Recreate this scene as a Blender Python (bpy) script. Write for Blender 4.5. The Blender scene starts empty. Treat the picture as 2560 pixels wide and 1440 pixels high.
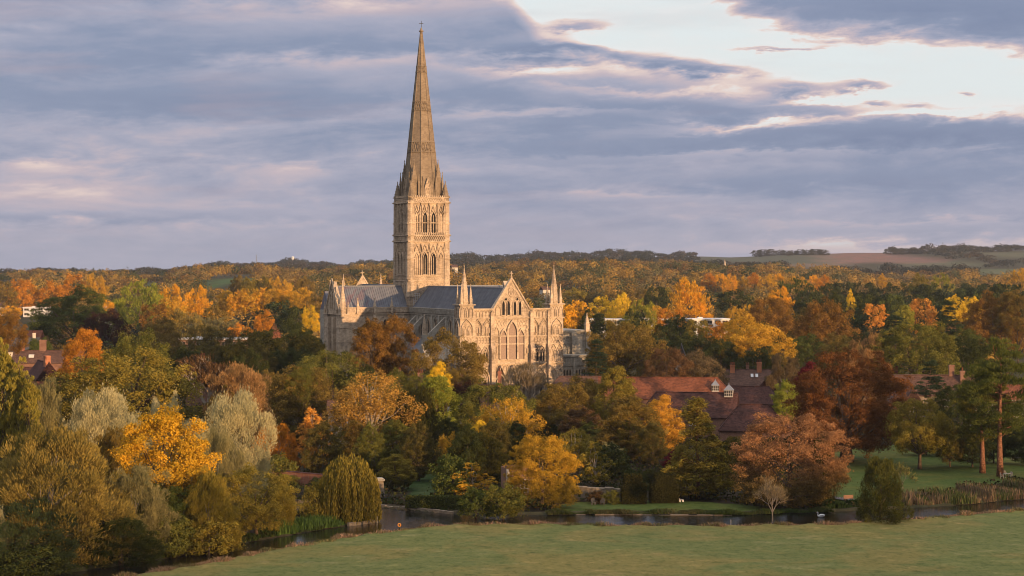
import bpy, math, random
import numpy as np
from mathutils import Vector, Matrix

# ------------------------------------------------------------------ camera
CAMZ, FPX, HORY = 41.0, 4978.0, 660.0
scene = bpy.context.scene
COL = scene.collection
cam_data = bpy.data.cameras.new("camera")
cam_data.lens = 70.0
cam_data.sensor_width = 36.0
cam_data.clip_start = 1.0
cam_data.clip_end = 30000.0
cam = bpy.data.objects.new("camera", cam_data)
COL.objects.link(cam)
cam.location = (0, 0, CAMZ)
cam.rotation_euler = (math.radians(90.0 - 0.6906), 0, 0)
scene.camera = cam

# ------------------------------------------------------------------ sun, exposure, sampling
SUN_EL = math.radians(4.6)
SUN_H = (0.637, -0.771)                      # towards the sun, on the ground
SUN_DIR = Vector((SUN_H[0] * math.cos(SUN_EL), SUN_H[1] * math.cos(SUN_EL), math.sin(SUN_EL)))
sun_data = bpy.data.lights.new("sun", 'SUN')
sun_data.energy = 5.0
sun_data.angle = math.radians(0.6)
sun_data.color = (1.0, 0.62, 0.32)
sun = bpy.data.objects.new("sun", sun_data)
COL.objects.link(sun)
sun.rotation_euler = SUN_DIR.to_track_quat('Z', 'Y').to_euler()

scene.view_settings.view_transform = 'Standard'
scene.view_settings.look = 'None'
scene.view_settings.exposure = 0.32
scene.view_settings.gamma = 1.0
scene.render.engine = 'CYCLES'
cy = scene.cycles
cy.use_denoising = True
cy.pixel_filter_type = 'BLACKMAN_HARRIS'
cy.filter_width = 1.0
cy.max_bounces = 5
cy.diffuse_bounces = 2
cy.glossy_bounces = 2
cy.transmission_bounces = 2
cy.transparent_max_bounces = 4
cy.volume_bounces = 0
cy.caustics_reflective = False
cy.caustics_refractive = False


# ------------------------------------------------------------------ node helper
class NT:
    def __init__(s, tree):
        s.t = tree
        s.t.nodes.clear()

    def n(s, typ, ins=None, **kw):
        nd = s.t.nodes.new(typ)
        for k, v in kw.items():
            setattr(nd, k, v)
        for k, v in (ins or {}).items():
            if isinstance(v, bpy.types.NodeSocket):
                s.t.links.new(v, nd.inputs[k])
            else:
                nd.inputs[k].default_value = v
        return nd

    def m(s, op, a, b=None, c=None, clamp=False):
        nd = s.t.nodes.new('ShaderNodeMath')
        nd.operation = op
        nd.use_clamp = clamp
        for i, v in enumerate((a, b, c)):
            if v is None:
                continue
            if isinstance(v, bpy.types.NodeSocket):
                s.t.links.new(v, nd.inputs[i])
            else:
                nd.inputs[i].default_value = v
        return nd.outputs[0]

    def mix(s, f, a, b, blend='MIX'):
        nd = s.t.nodes.new('ShaderNodeMix')
        nd.data_type = 'RGBA'
        nd.blend_type = blend
        for i, v in ((0, f), (6, a), (7, b)):
            if isinstance(v, bpy.types.NodeSocket):
                s.t.links.new(v, nd.inputs[i])
            else:
                nd.inputs[i].default_value = v if i == 0 else (*v, 1.0)
        return nd.outputs[2]

    def ramp(s, f, stops, interp='LINEAR'):
        nd = s.t.nodes.new('ShaderNodeValToRGB')
        cr = nd.color_ramp
        cr.interpolation = interp
        while len(cr.elements) < len(stops):
            cr.elements.new(0.5)
        for e, (p, c) in zip(cr.elements, stops):
            e.position = p
            e.color = (*c, 1.0)
        s.t.links.new(f, nd.inputs[0])
        return nd.outputs[0]

    def noise(s, vec, scale, detail=4.0, rough=0.55, dist=0.0):
        ins = {'Scale': scale, 'Detail': detail, 'Roughness': rough, 'Distortion': dist}
        if vec is not None:
            ins['Vector'] = vec
        return s.n('ShaderNodeTexNoise', ins).outputs[0]

    def smooth(s, x, lo, hi):
        nd = s.n('ShaderNodeMapRange', {0: x, 1: lo, 2: hi, 3: 0.0, 4: 1.0}, interpolation_type='SMOOTHSTEP')
        return nd.outputs[0]


# ------------------------------------------------------------------ sky
world = bpy.data.worlds.new("World")
scene.world = world
world.use_nodes = True
N = NT(world.node_tree)
tc = N.n('ShaderNodeTexCoord')
sep = N.n('ShaderNodeSeparateXYZ', {0: tc.outputs['Generated']})
X, Y, Z = sep.outputs
A = N.m('MULTIPLY', N.m('ARCTAN2', X, Y), 3.889)          # bearing, 1 = half the width of the view
E = N.m('MULTIPLY', N.m('ARCSINE', Z), 7.542)             # height above the horizon


def bump(x, c, w):
    """soft bell of half width w round c"""
    return N.m('POWER', 2.718, N.m('MULTIPLY', N.m('POWER', N.m('DIVIDE', N.m('SUBTRACT', x, c), w), 2.0), -1.0))


def vec3(x, y, z):
    return N.n('ShaderNodeCombineXYZ', {0: x, 1: y, 2: z}).outputs[0]


def lut(pts):
    """height of an edge against bearing, from (bearing, height) pairs"""
    st = [((p + 1.5) / 3.0, (h / 1.2,) * 3) for p, h in pts]
    r = N.ramp(N.m('DIVIDE', N.m('ADD', A, 1.5), 3.0), st, 'EASE')
    return N.m('MULTIPLY', N.n('ShaderNodeSeparateColor', {0: r}).outputs[0], 1.2)


tilt = N.m('SUBTRACT', E, N.m('MULTIPLY', A, 0.06))
v_big = vec3(N.m('MULTIPLY', A, 1.25), N.m('MULTIPLY', tilt, 3.6), 4.7)
v_mid = vec3(N.m('MULTIPLY', A, 3.2), N.m('MULTIPLY', tilt, 7.5), 1.3)
v_fin = vec3(N.m('MULTIPLY', A, 9.5), N.m('MULTIPLY', tilt, 15.0), 7.9)
n_big = N.m('SUBTRACT', N.noise(v_big, 1.5, 6.0, 0.58, 0.6), 0.5)
n_mid = N.m('SUBTRACT', N.noise(v_mid, 1.4, 8.0, 0.60, 0.5), 0.5)
n_fin = N.m('SUBTRACT', N.noise(v_fin, 1.6, 7.0, 0.64, 0.3), 0.5)
Ew = N.m('ADD', E, N.m('ADD', N.m('MULTIPLY', n_mid, 0.13), N.m('MULTIPLY', n_fin, 0.075)))
# the clear gap: its lower edge, and the slate bank over it
eb = lut([(-0.30, 1.18), (-0.12, 1.15), (-0.02, 1.02), (0.07, 0.85), (0.25, 0.73), (0.46, 0.685), (0.60, 0.63), (0.70, 0.575), (1.0, 0.565), (1.4, 0.60)])
et = lut([(0.30, 1.19), (0.38, 1.02), (0.48, 0.925), (0.62, 0.855), (0.80, 0.815), (1.0, 0.79), (1.3, 0.72)])
gap = N.m('MINIMUM', N.m('SUBTRACT', Ew, eb), N.m('SUBTRACT', et, Ew))
# small clouds floating in the gap
def puff(a, wa, e, we, k, sl=0.0):
    ee = N.m('SUBTRACT', Ew, N.m('MULTIPLY', N.m('SUBTRACT', A, a), sl)) if sl else Ew
    return N.m('MULTIPLY', N.m('MULTIPLY', bump(A, a, wa), bump(ee, e, we)), k)


puffs = 0.0
for q in ((0.34, 0.13, 0.745, 0.028, 0.62, -0.16), (0.10, 0.14, 0.80, 0.026, 0.50, -0.05), (0.12, 0.055, 0.905, 0.020, 0.42, 0.0), (0.675, 0.055, 0.665, 0.022, 0.60, 0.0),
          (0.55, 0.05, 0.655, 0.035, 0.5, 0.0), (0.52, 0.10, 0.805, 0.010, 0.35, 0.0), (0.70, 0.03, 0.605, 0.012, 0.35, 0.0), (0.87, 0.02, 0.632, 0.009, 0.40, 0.0), (0.78, 0.03, 0.592, 0.012, 0.30, 0.0)):
    puffs = N.m('ADD', puffs, puff(*q))
d = N.m('ADD', 0.60, N.m('MULTIPLY', n_big, 0.55))
d = N.m('ADD', d, N.m('MULTIPLY', n_mid, 0.48))
d = N.m('ADD', d, N.m('MULTIPLY', n_fin, 0.24))
gcut = N.m('MAXIMUM', N.m('MINIMUM', N.m('MULTIPLY', N.m('ADD', gap, 0.06), 4.6), 0.55), 0.0)
d = N.m('SUBTRACT', d, gcut)
d = N.m('ADD', d, N.m('MULTIPLY', puffs, N.m('ADD', 1.0, N.m('MULTIPLY', n_fin, 2.4))))
for q in (  # (bearing, half width, height, half height, amount, slope): slate bands +, lit edges -
        (0.85, 0.45, 0.92, 0.10, 0.20, -0.1), (0.70, 0.55, 0.475, 0.045, 0.26, 0.05), (0.10, 0.30, 0.53, 0.05, 0.10, 0.05), (0.33, 0.20, 0.59, 0.022, 0.12, 0.0),
        (-0.50, 0.45, 0.60, 0.055, 0.16, 0.06), (-0.55, 0.40, 0.80, 0.06, 0.10, 0.10), (-0.80, 0.45, 0.165, 0.022, 0.12, 0.02), (0.60, 0.40, 0.31, 0.035, 0.09, 0.0),
        (0.47, 0.15, 0.518, 0.020, -0.36, 0.10), (0.80, 0.20, 0.548, 0.016, -0.20, 0.03), (0.05, 0.16, 0.725, 0.026, -0.24, -0.05), (0.28, 0.24, 0.650, 0.020, -0.20, -0.05),
        (0.05, 0.20, 0.565, 0.016, -0.16, 0.05), (0.58, 0.10, 0.607, 0.014, -0.22, 0.0), (-0.80, 0.30, 0.30, 0.085, -0.13, 0.0), (-0.42, 0.10, 0.345, 0.03, -0.10, 0.0),
        (-0.30, 0.20, 0.77, 0.035, -0.15, 0.12), (0.45, 0.45, 0.415, 0.014, -0.10, 0.03), (0.22, 0.16, 0.255, 0.016, -0.10, 0.0), (-0.92, 0.06, 0.365, 0.030, -0.16, 0.0),
        (0.72, 0.35, 0.065, 0.028, -0.24, 0.03), (-0.25, 0.35, 0.97, 0.05, -0.12, 0.1), (0.80, 0.25, 0.15, 0.012, -0.10, 0.03)):
    d = N.m('ADD', d, puff(*q[:4], q[4] * 1.35, q[5]))
cloud = N.ramp(d, [(0.04, (0.86, 0.92, 0.96)), (0.20, (0.87, 0.88, 0.90)), (0.29, (0.82, 0.66, 0.62)),
                   (0.40, (0.56, 0.475, 0.535)), (0.53, (0.39, 0.40, 0.52)), (0.72, (0.255, 0.305, 0.445)), (1.0, (0.20, 0.25, 0.39))])
pink = N.m('MULTIPLY', N.smooth(N.noise(vec3(N.m('MULTIPLY', A, 1.3), N.m('MULTIPLY', tilt, 6.0), 9.1), 1.7, 4.0), 0.50, 0.72),
           N.smooth(A, 1.2, -1.1))
cloud = N.mix(N.m('MULTIPLY', pink, 0.36), cloud, (0.45, 0.37, 0.44))
low = N.m('MULTIPLY', bump(E, 0.0, 0.12), 0.5)
cloud = N.mix(low, cloud, (0.42, 0.42, 0.52))
# unseen sky shaped for its light: bright overhead, darkened low behind the camera
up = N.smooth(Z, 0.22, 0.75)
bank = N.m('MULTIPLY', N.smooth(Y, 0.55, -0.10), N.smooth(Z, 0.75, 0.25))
cloud = N.mix(N.m('MULTIPLY', bank, 0.95), cloud, (0.085, 0.09, 0.12))   # dark bank added behind the viewpoint to dim the north faces
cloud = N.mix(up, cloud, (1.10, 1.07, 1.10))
sky = N.n('ShaderNodeTexSky', sky_type='NISHITA', sun_disc=False, sun_elevation=SUN_EL,
          sun_rotation=math.atan2(SUN_DIR.x, SUN_DIR.y), air_density=1.0, dust_density=1.0, ozone_density=1.0)
b_sky = N.n('ShaderNodeBackground', {'Color': sky.outputs[0], 'Strength': 0.10})
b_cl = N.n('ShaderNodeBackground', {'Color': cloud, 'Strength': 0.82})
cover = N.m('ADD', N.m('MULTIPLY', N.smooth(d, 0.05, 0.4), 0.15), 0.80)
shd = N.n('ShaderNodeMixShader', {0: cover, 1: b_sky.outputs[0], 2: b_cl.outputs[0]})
N.n('ShaderNodeOutputWorld', {0: shd.outputs[0]})


# ------------------------------------------------------------------ placing helpers
def gx(px, dep):
    return (px - 1280.0) / FPX * dep


def zat(py, dep):
    return CAMZ + (HORY - py) / FPX * dep


def ground_dep(py):
    return CAMZ * FPX / (py - HORY)


def gp(px, py, z=0.0):
    """point on the level ground seen at a pixel of the 2560 x 1440 photograph"""
    dep = (CAMZ - z) * FPX / (py - HORY)
    return (gx(px, dep), dep)


def tag(o, label=None, cat=None, group=None, kind=None):
    if label:
        o['label'] = label
    if cat:
        o['category'] = cat
    if group:
        o['group'] = group
    if kind:
        o['kind'] = kind
    return o


def empty(name, loc, rz=0.0):
    o = bpy.data.objects.new(name, None)
    o.empty_display_size = 0.5
    COL.objects.link(o)
    o.location = loc
    o.rotation_euler = (0, 0, rz)
    return o


def np_mesh(name, V, Q, T=None):
    """mesh from vertex array, quads and triangles"""
    me = bpy.data.meshes.new(name)
    V = np.asarray(V, dtype=np.float32)
    Q = np.zeros((0, 4), np.int32) if Q is None or len(Q) == 0 else np.asarray(Q, dtype=np.int32)
    T = np.zeros((0, 3), np.int32) if T is None or len(T) == 0 else np.asarray(T, dtype=np.int32)
    me.vertices.add(len(V))
    me.vertices.foreach_set('co', V.ravel())
    loops = np.concatenate([Q.ravel(), T.ravel()])
    me.loops.add(len(loops))
    me.loops.foreach_set('vertex_index', loops)
    starts = np.concatenate([np.arange(len(Q)) * 4, len(Q) * 4 + np.arange(len(T)) * 3]).astype(np.int32)
    me.polygons.add(len(starts))
    me.polygons.foreach_set('loop_start', starts)
    me.update(calc_edges=True)
    return me


def face_attr(me, name, vals):
    a = me.attributes.new(name, 'FLOAT', 'FACE')
    a.data.foreach_set('value', np.asarray(vals, dtype=np.float32))


def face_col(me, name, cols):
    a = me.attributes.new(name, 'FLOAT_COLOR', 'FACE')
    c = np.ones((len(cols), 4), np.float32)
    c[:, :3] = cols
    a.data.foreach_set('color', c.ravel())


class MB:
    """collects boxes, prisms, tubes and mouldings; build() links them as one mesh object"""

    def __init__(s):
        s.v, s.f = [], []

    def add(s, vs, fs):
        k = len(s.v)
        s.v += [tuple(p) for p in vs]
        s.f += [tuple(i + k for i in f) for f in fs]
        return s

    def box(s, x0, x1, y0, y1, z0, z1):
        return s.add([(x0, y0, z0), (x1, y0, z0), (x1, y1, z0), (x0, y1, z0), (x0, y0, z1), (x1, y0, z1), (x1, y1, z1), (x0, y1, z1)],
                     [(0, 3, 2, 1), (4, 5, 6, 7), (0, 1, 5, 4), (1, 2, 6, 5), (2, 3, 7, 6), (3, 0, 4, 7)])

    def frustum(s, cx, cy, z0, z1, r0, r1, n=8, rot=0.0, cap=True):
        a = [rot + 2 * math.pi * i / n for i in range(n)]
        vs = [(cx + r0 * math.cos(t), cy + r0 * math.sin(t), z0) for t in a] + [(cx + r1 * math.cos(t), cy + r1 * math.sin(t), z1) for t in a]
        fs = [(i, (i + 1) % n, n + (i + 1) % n, n + i) for i in range(n)]
        if cap:
            fs += [tuple(range(n))[::-1], tuple(range(n, 2 * n))]
        return s.add(vs, fs)

    def tube(s, pts, rad, n=6, cap=True):
        pts = [Vector(p) for p in pts]
        vs, fs = [], []
        m = len(pts)
        for i, p in enumerate(pts):
            d = (pts[min(i + 1, m - 1)] - pts[max(i - 1, 0)]).normalized()
            u = d.cross(Vector((0.31, 0.95, 0.05)))
            if u.length < 1e-3:
                u = d.cross(Vector((1, 0, 0)))
            u.normalize()
            w = d.cross(u)
            r = rad[i] if hasattr(rad, '__len__') else rad
            for k in range(n):
                t = 2 * math.pi * k / n
                vs.append(p + (u * math.cos(t) + w * math.sin(t)) * r)
        for i in range(m - 1):
            for k in range(n):
                fs.append((i * n + k, i * n + (k + 1) % n, (i + 1) * n + (k + 1) % n, (i + 1) * n + k))
        if cap:
            fs += [tuple(range(n))[::-1], tuple(range((m - 1) * n, m * n))]
        return s.add(vs, fs)

    def build(s, name, mat, parent=None, smooth=False):
        me = bpy.data.meshes.new(name)
        me.from_pydata(s.v, [], s.f)
        if smooth:
            me.polygons.foreach_set('use_smooth', [True] * len(me.polygons))
        me.update()
        o = bpy.data.objects.new(name, me)
        COL.objects.link(o)
        if mat is not None:
            me.materials.append(mat)
        if parent is not None:
            o.parent = parent
        return o


# ------------------------------------------------------------------ materials
def mat_new(name):
    m = bpy.data.materials.new(name)
    m.use_nodes = True
    return m, NT(m.node_tree)


def bsdf_out(n, col, rough=0.85, bumpv=None, bdist=0.05, spec=0.25, metal=0.0):
    ins = {'Base Color': col if isinstance(col, bpy.types.NodeSocket) else (*col, 1.0), 'Roughness': rough,
           'Specular IOR Level': spec, 'Metallic': metal}
    if bumpv is not None:
        b = n.n('ShaderNodeBump', {'Height': bumpv, 'Strength': 1.0, 'Distance': bdist})
        ins['Normal'] = b.outputs[0]
    p = n.n('ShaderNodeBsdfPrincipled', ins)
    n.n('ShaderNodeOutputMaterial', {0: p.outputs[0]})
    return p


def mat_stone(name, c1, c2, stain, scale=0.25):
    m, n = mat_new(name)
    co = n.n('ShaderNodeTexCoord').outputs['Object']
    st = n.n('ShaderNodeMapping', {0: co, 3: (1.0, 1.0, 0.16)}).outputs[0]
    a = n.noise(co, scale, 6.0, 0.62)
    col = n.ramp(a, [(0.33, c1), (0.62, c2)])
    b = n.smooth(n.noise(st, 0.55, 5.0, 0.65), 0.52, 0.74)
    col = n.mix(n.m('MULTIPLY', b, 0.80), col, stain)
    # ashlar blocks differ a little from one to the next
    br = n.n('ShaderNodeTexVoronoi', {'Vector': n.n('ShaderNodeMapping', {0: co, 3: (1.0, 1.0, 2.2)}).outputs[0], 'Scale': 1.1})
    bc = n.n('ShaderNodeSeparateColor', {0: br.outputs['Color']}).outputs[0]
    col = n.mix(0.34, col, n.ramp(bc, [(0.0, tuple(x * 0.62 for x in c1)), (1.0, c2)]))
    fine = n.noise(co, 3.0, 4.0, 0.7)
    col = n.mix(n.m('MULTIPLY', n.smooth(fine, 0.50, 0.70), 0.42), col, stain)
    bsdf_out(n, col, 0.9, fine, 0.10, 0.15)
    return m


def mat_flat(name, col, rough=0.7, var=0.18, scale=1.2, bdist=0.02, spec=0.3, metal=0.0):
    m, n = mat_new(name)
    co = n.n('ShaderNodeTexCoord').outputs['Object']
    a = n.noise(co, scale, 5.0, 0.6)
    c = n.ramp(a, [(0.3, tuple(x * (1 - var) for x in col)), (0.7, tuple(min(1, x * (1 + var)) for x in col))])
    bsdf_out(n, c, rough, a, bdist, spec, metal)
    return m


def mat_tiles(name, c1, c2, moss, scale=1.0):
    m, n = mat_new(name)
    co = n.n('ShaderNodeTexCoord').outputs['Object']
    vo = n.n('ShaderNodeTexVoronoi', {'Vector': n.n('ShaderNodeMapping', {0: co, 3: (1.0, 1.0, 1.6)}).outputs[0], 'Scale': 2.4 * scale})
    bc = n.n('ShaderNodeSeparateColor', {0: vo.outputs['Color']}).outputs[0]
    col = n.ramp(bc, [(0.1, c1), (0.9, c2)])
    big = n.noise(co, 0.22, 5.0, 0.6)
    col = n.mix(n.m('MULTIPLY', n.smooth(big, 0.46, 0.70), 0.55), col, tuple(x * 0.55 for x in c1))
    lich = n.smooth(n.noise(co, 1.6, 5.0, 0.7), 0.62, 0.70)
    col = n.mix(n.m('MULTIPLY', lich, 0.55), col, moss)
    wv = n.n('ShaderNodeTexWave', {'Vector': co, 'Scale': 1.6, 'Distortion': 1.0}, bands_direction='Z').outputs['Fac']
    bsdf_out(n, col, 0.9, wv, 0.05, 0.15)
    return m


def mat_brick(name, c1, c2, mortar, scale=1.0):
    m, n = mat_new(name)
    co = n.n('ShaderNodeTexCoord').outputs['Object']
    s = n.n('ShaderNodeSeparateXYZ', {0: co})
    uv = n.n('ShaderNodeCombineXYZ', {0: n.m('ADD', s.outputs[0], s.outputs[1]), 1: s.outputs[2], 2: 0.0}).outputs[0]
    br = n.n('ShaderNodeTexBrick', {'Vector': uv, 'Color1': (*c1, 1), 'Color2': (*c2, 1), 'Mortar': (*mortar, 1), 'Scale': 2.2 * scale, 'Mortar Size': 0.018})
    w = n.smooth(n.noise(co, 0.5, 5.0, 0.65), 0.45, 0.7)
    col = n.mix(n.m('MULTIPLY', w, 0.45), br.outputs[0], tuple(x * 0.6 for x in c1))
    bsdf_out(n, col, 0.9, br.outputs['Fac'], 0.01, 0.15)
    return m


M = {}
M['stone'] = mat_stone('limestone', (0.32, 0.245, 0.175), (0.67, 0.53, 0.385), (0.145, 0.12, 0.10))
M['stone_dark'] = mat_stone('weathered_limestone', (0.20, 0.155, 0.11), (0.31, 0.245, 0.175), (0.10, 0.082, 0.068), 0.35)
M['stone_grey'] = mat_stone('grey_limestone', (0.25, 0.225, 0.185), (0.47, 0.43, 0.36), (0.12, 0.115, 0.10))
M['rubble'] = mat_stone('flint_and_stone', (0.15, 0.12, 0.09), (0.31, 0.25, 0.185), (0.07, 0.06, 0.045), 0.8)
M['glass'] = mat_flat('dark_glass_and_openings', (0.022, 0.021, 0.022), 0.85, 0.5, 3.0, 0.03, 0.08)
M['glass_warm'] = mat_flat('sunset_painted_glass', (0.235, 0.155, 0.115), 0.5, 0.2, 2.5, 0.06, 0.4)  # sunset reflection put into the base colour of the panes
M['white'] = mat_flat('white_paint', (0.62, 0.62, 0.62), 0.6, 0.06)
M['white_flat'] = mat_flat('white_flat_roof', (0.70, 0.68, 0.66), 0.6, 0.12)
M['tile_red'] = mat_tiles('red_clay_tiles', (0.125, 0.046, 0.027), (0.22, 0.080, 0.042), (0.15, 0.09, 0.06))
M['tile_dark'] = mat_tiles('old_brown_tiles', (0.058, 0.028, 0.024), (0.105, 0.048, 0.04), (0.15, 0.125, 0.10))
M['tile_brown'] = mat_tiles('brown_tiles', (0.085, 0.048, 0.038), (0.145, 0.08, 0.058), (0.15, 0.13, 0.10))
M['slate'] = mat_tiles('grey_slates', (0.05, 0.05, 0.055), (0.10, 0.10, 0.105), (0.13, 0.12, 0.10))
M['brick'] = mat_brick('red_brick', (0.27, 0.085, 0.05), (0.36, 0.13, 0.075), (0.32, 0.25, 0.19))
M['brick_orange'] = mat_brick('orange_brick', (0.42, 0.135, 0.06), (0.50, 0.19, 0.09), (0.40, 0.28, 0.2))
M['brick_old'] = mat_brick('weathered_brick', (0.20, 0.09, 0.06), (0.30, 0.15, 0.10), (0.26, 0.22, 0.18))
M['lantern'] = mat_flat('greyed_paint', (0.40, 0.38, 0.36), 0.8, 0.12)
M['render'] = mat_flat('pale_render', (0.52, 0.48, 0.42), 0.9, 0.12)
M['lead_trim'] = mat_flat('lead', (0.19, 0.21, 0.25), 0.55, 0.2, 1.5)
M['iron'] = mat_flat('dark_iron', (0.02, 0.02, 0.022), 0.6, 0.2)
M['wood_pale'] = mat_flat('weathered_wood', (0.40, 0.36, 0.30), 0.8, 0.2)
M['wood_orange'] = mat_flat('orange_wood', (0.34, 0.17, 0.10), 0.7, 0.15)
M['red_panel'] = mat_flat('grey_panel', (0.07, 0.068, 0.068), 0.7, 0.1)


def mat_lead():
    """lead sheet in narrow bays, faded plum where the old sheets have aged"""
    m, n = mat_new('lead_roof')
    co = n.n('ShaderNodeTexCoord').outputs['Object']
    s = n.n('ShaderNodeSeparateXYZ', {0: co})
    bay = n.m('FLOOR', n.m('MULTIPLY', n.m('ADD', s.outputs[0], s.outputs[1]), 1.25))
    row = n.m('FLOOR', n.m('MULTIPLY', s.outputs[2], 0.55))
    wn = n.n('ShaderNodeTexWhiteNoise', {0: n.n('ShaderNodeCombineXYZ', {0: bay, 1: row, 2: 0.0}).outputs[0]}, noise_dimensions='3D').outputs[0]
    wb = n.n('ShaderNodeTexWhiteNoise', {0: n.n('ShaderNodeCombineXYZ', {0: bay, 1: 0.0, 2: 3.0}).outputs[0]}, noise_dimensions='3D').outputs[0]
    st = n.n('ShaderNodeMapping', {0: co, 3: (1.0, 1.0, 0.25)}).outputs[0]
    a = n.noise(st, 0.5, 5.0, 0.65)
    col = n.ramp(a, [(0.3, (0.115, 0.123, 0.145)), (0.65, (0.185, 0.195, 0.22))])
    col = n.mix(n.m('MULTIPLY', wb, 0.4), col, (0.095, 0.10, 0.125))
    age = n.m('MULTIPLY', n.smooth(s.outputs[1], 13.0, 26.0), n.smooth(wn, 0.45, 0.85))
    col = n.mix(n.m('MULTIPLY', age, 0.75), col, (0.155, 0.10, 0.115))
    bsdf_out(n, col, 0.62, a, 0.03, 0.3, 0.0)
    return m


M['lead'] = mat_lead()


def mat_foliage():
    """leaf colour comes from the object, varied per clump, per leaf and over the height of the crown"""
    m, n = mat_new('foliage')
    oi = n.n('ShaderNodeObjectInfo')
    t = n.n('ShaderNodeAttribute', attribute_name='tint').outputs['Fac']
    h = n.n('ShaderNodeAttribute', attribute_name='hgt').outputs['Fac']
    base = oi.outputs['Color']
    dark = n.mix(1.0, base, (0.42, 0.50, 0.50), 'MULTIPLY')
    lite = n.mix(1.0, base, (1.62, 1.50, 1.25), 'MULTIPLY')
    col = n.mix(t, dark, lite)
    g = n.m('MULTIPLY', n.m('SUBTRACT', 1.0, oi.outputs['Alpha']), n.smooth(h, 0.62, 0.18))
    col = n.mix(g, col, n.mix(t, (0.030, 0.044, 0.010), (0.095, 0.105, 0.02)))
    dif = n.n('ShaderNodeBsdfDiffuse', {0: col})
    tr = n.n('ShaderNodeBsdfTranslucent', {0: col})
    mx = n.n('ShaderNodeMixShader', {0: 0.22, 1: dif.outputs[0], 2: tr.outputs[0]})
    n.n('ShaderNodeOutputMaterial', {0: mx.outputs[0]})
    return m


def mat_masscol(name):
    m, n = mat_new(name)
    c = n.n('ShaderNodeAttribute', attribute_name='col').outputs['Color']
    dif = n.n('ShaderNodeBsdfDiffuse', {0: c})
    tr = n.n('ShaderNodeBsdfTranslucent', {0: c})
    mx = n.n('ShaderNodeMixShader', {0: 0.2, 1: dif.outputs[0], 2: tr.outputs[0]})
    n.n('ShaderNodeOutputMaterial', {0: mx.outputs[0]})
    return m


M['leaf'] = mat_foliage()
M['mass'] = mat_masscol('woodland_foliage')
M['bark'] = mat_flat('brown_bark', (0.115, 0.08, 0.055), 0.95, 0.35, 2.0, 0.06, 0.1)
M['bark_pine'] = mat_flat('red_pine_bark', (0.21, 0.10, 0.06), 0.95, 0.7, 3.5, 0.15, 0.1)
M['bark_pale'] = mat_flat('pale_bark', (0.40, 0.34, 0.27), 0.9, 0.3, 1.5, 0.03, 0.1)
M['bark_grey'] = mat_flat('grey_bark', (0.22, 0.185, 0.15), 0.95, 0.3, 1.5, 0.03, 0.1)

# ------------------------------------------------------------------ ground, river, meadow
def in_poly(px, py, poly):
    inside = np.zeros(px.shape, bool)
    n = len(poly)
    j = n - 1
    for i in range(n):
        xi, yi = poly[i]
        xj, yj = poly[j]
        c = ((yi > py) != (yj > py)) & (px < (xj - xi) * (py - yi) / (yj - yi + 1e-12) + xi)
        inside ^= c
        j = i
    return inside


def dist_poly(px, py, poly, closed=True):
    dmin = np.full(px.shape, 1e9)
    n = len(poly)
    for i in range(n if closed else n - 1):
        ax, ay = poly[i]
        bx, by = poly[(i + 1) % n]
        dx, dy = bx - ax, by - ay
        t = np.clip(((px - ax) * dx + (py - ay) * dy) / (dx * dx + dy * dy + 1e-12), 0, 1)
        dmin = np.minimum(dmin, np.hypot(px - ax - t * dx, py - ay - t * dy))
    return dmin


def smooth_line(pts, k=3):
    for _ in range(k):
        out = [pts[0]]
        for a, b in zip(pts[:-1], pts[1:]):
            out += [(0.75 * a[0] + 0.25 * b[0], 0.75 * a[1] + 0.25 * b[1]), (0.25 * a[0] + 0.75 * b[0], 0.25 * a[1] + 0.75 * b[1])]
        pts = out + [pts[-1]]
    return pts


near_px = [(-240, 1508), (60, 1473), (300, 1444), (420, 1424), (560, 1401), (700, 1372), (850, 1346), (1000, 1326), (1150, 1312), (1300, 1310),
           (1500, 1313), (1700, 1316), (1950, 1314), (2150, 1308), (2350, 1294), (2560, 1273), (2760, 1255)]
far_px = [(2760, 1233), (2560, 1245), (2400, 1261), (2250, 1269), (2080, 1278), (1800, 1283), (1500, 1282), (1300, 1287), (1130, 1283), (1000, 1272),
          (940, 1265), (800, 1262), (665, 1261)]
left_px = [(650, 1272), (760, 1284), (900, 1290), (936, 1296), (930, 1303), (886, 1310), (820, 1318), (740, 1333), (640, 1350), (560, 1365),
           (420, 1393), (250, 1418), (60, 1443), (-240, 1476)]
NEAR = smooth_line([gp(*p) for p in near_px])
FAR = smooth_line([gp(*p) for p in far_px])
LEFTB = smooth_line([gp(*p) for p in left_px])
RIVER = NEAR + FAR + LEFTB

# hill profiles seen over the far bank: (pixel column, height of the ground)
PXN = np.array([-400, 0, 300, 480, 560, 640, 740, 850, 980, 1130, 1300, 1500, 1900, 2100, 2230, 2330, 2450, 2600, 3000], float)
ZA = np.array([16, 16, 17, 20, 21, 22, 23, 24, 25, 26, 29, 30, 26, 17, 13, 12, 11, 12, 12], float)
ZM = np.array([14, 14, 16, 19, 21, 22, 24, 24, 24, 29, 32, 34, 31, 28, 27, 27, 28, 32, 34], float)
ZB = np.array([10, 10, 12, 22, 27, 33, 40, 33, 34, 52, 57, 60, 61, 68, 73, 75, 75, 74, 70], float)


def crest(p):
    """height of the unseen down behind the camera, shaped to cast shade on the valley"""
    return 37.0 + 36.0 * np.clip((p - 640.0) / 420.0, 0, 1) ** 1.3 + 2.5 * np.sin(p * 0.011) + 1.5 * np.sin(p * 0.037 + 1.0)


def smooth01(t):
    t = np.clip(t, 0, 1)
    return t * t * (3 - 2 * t)


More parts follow.
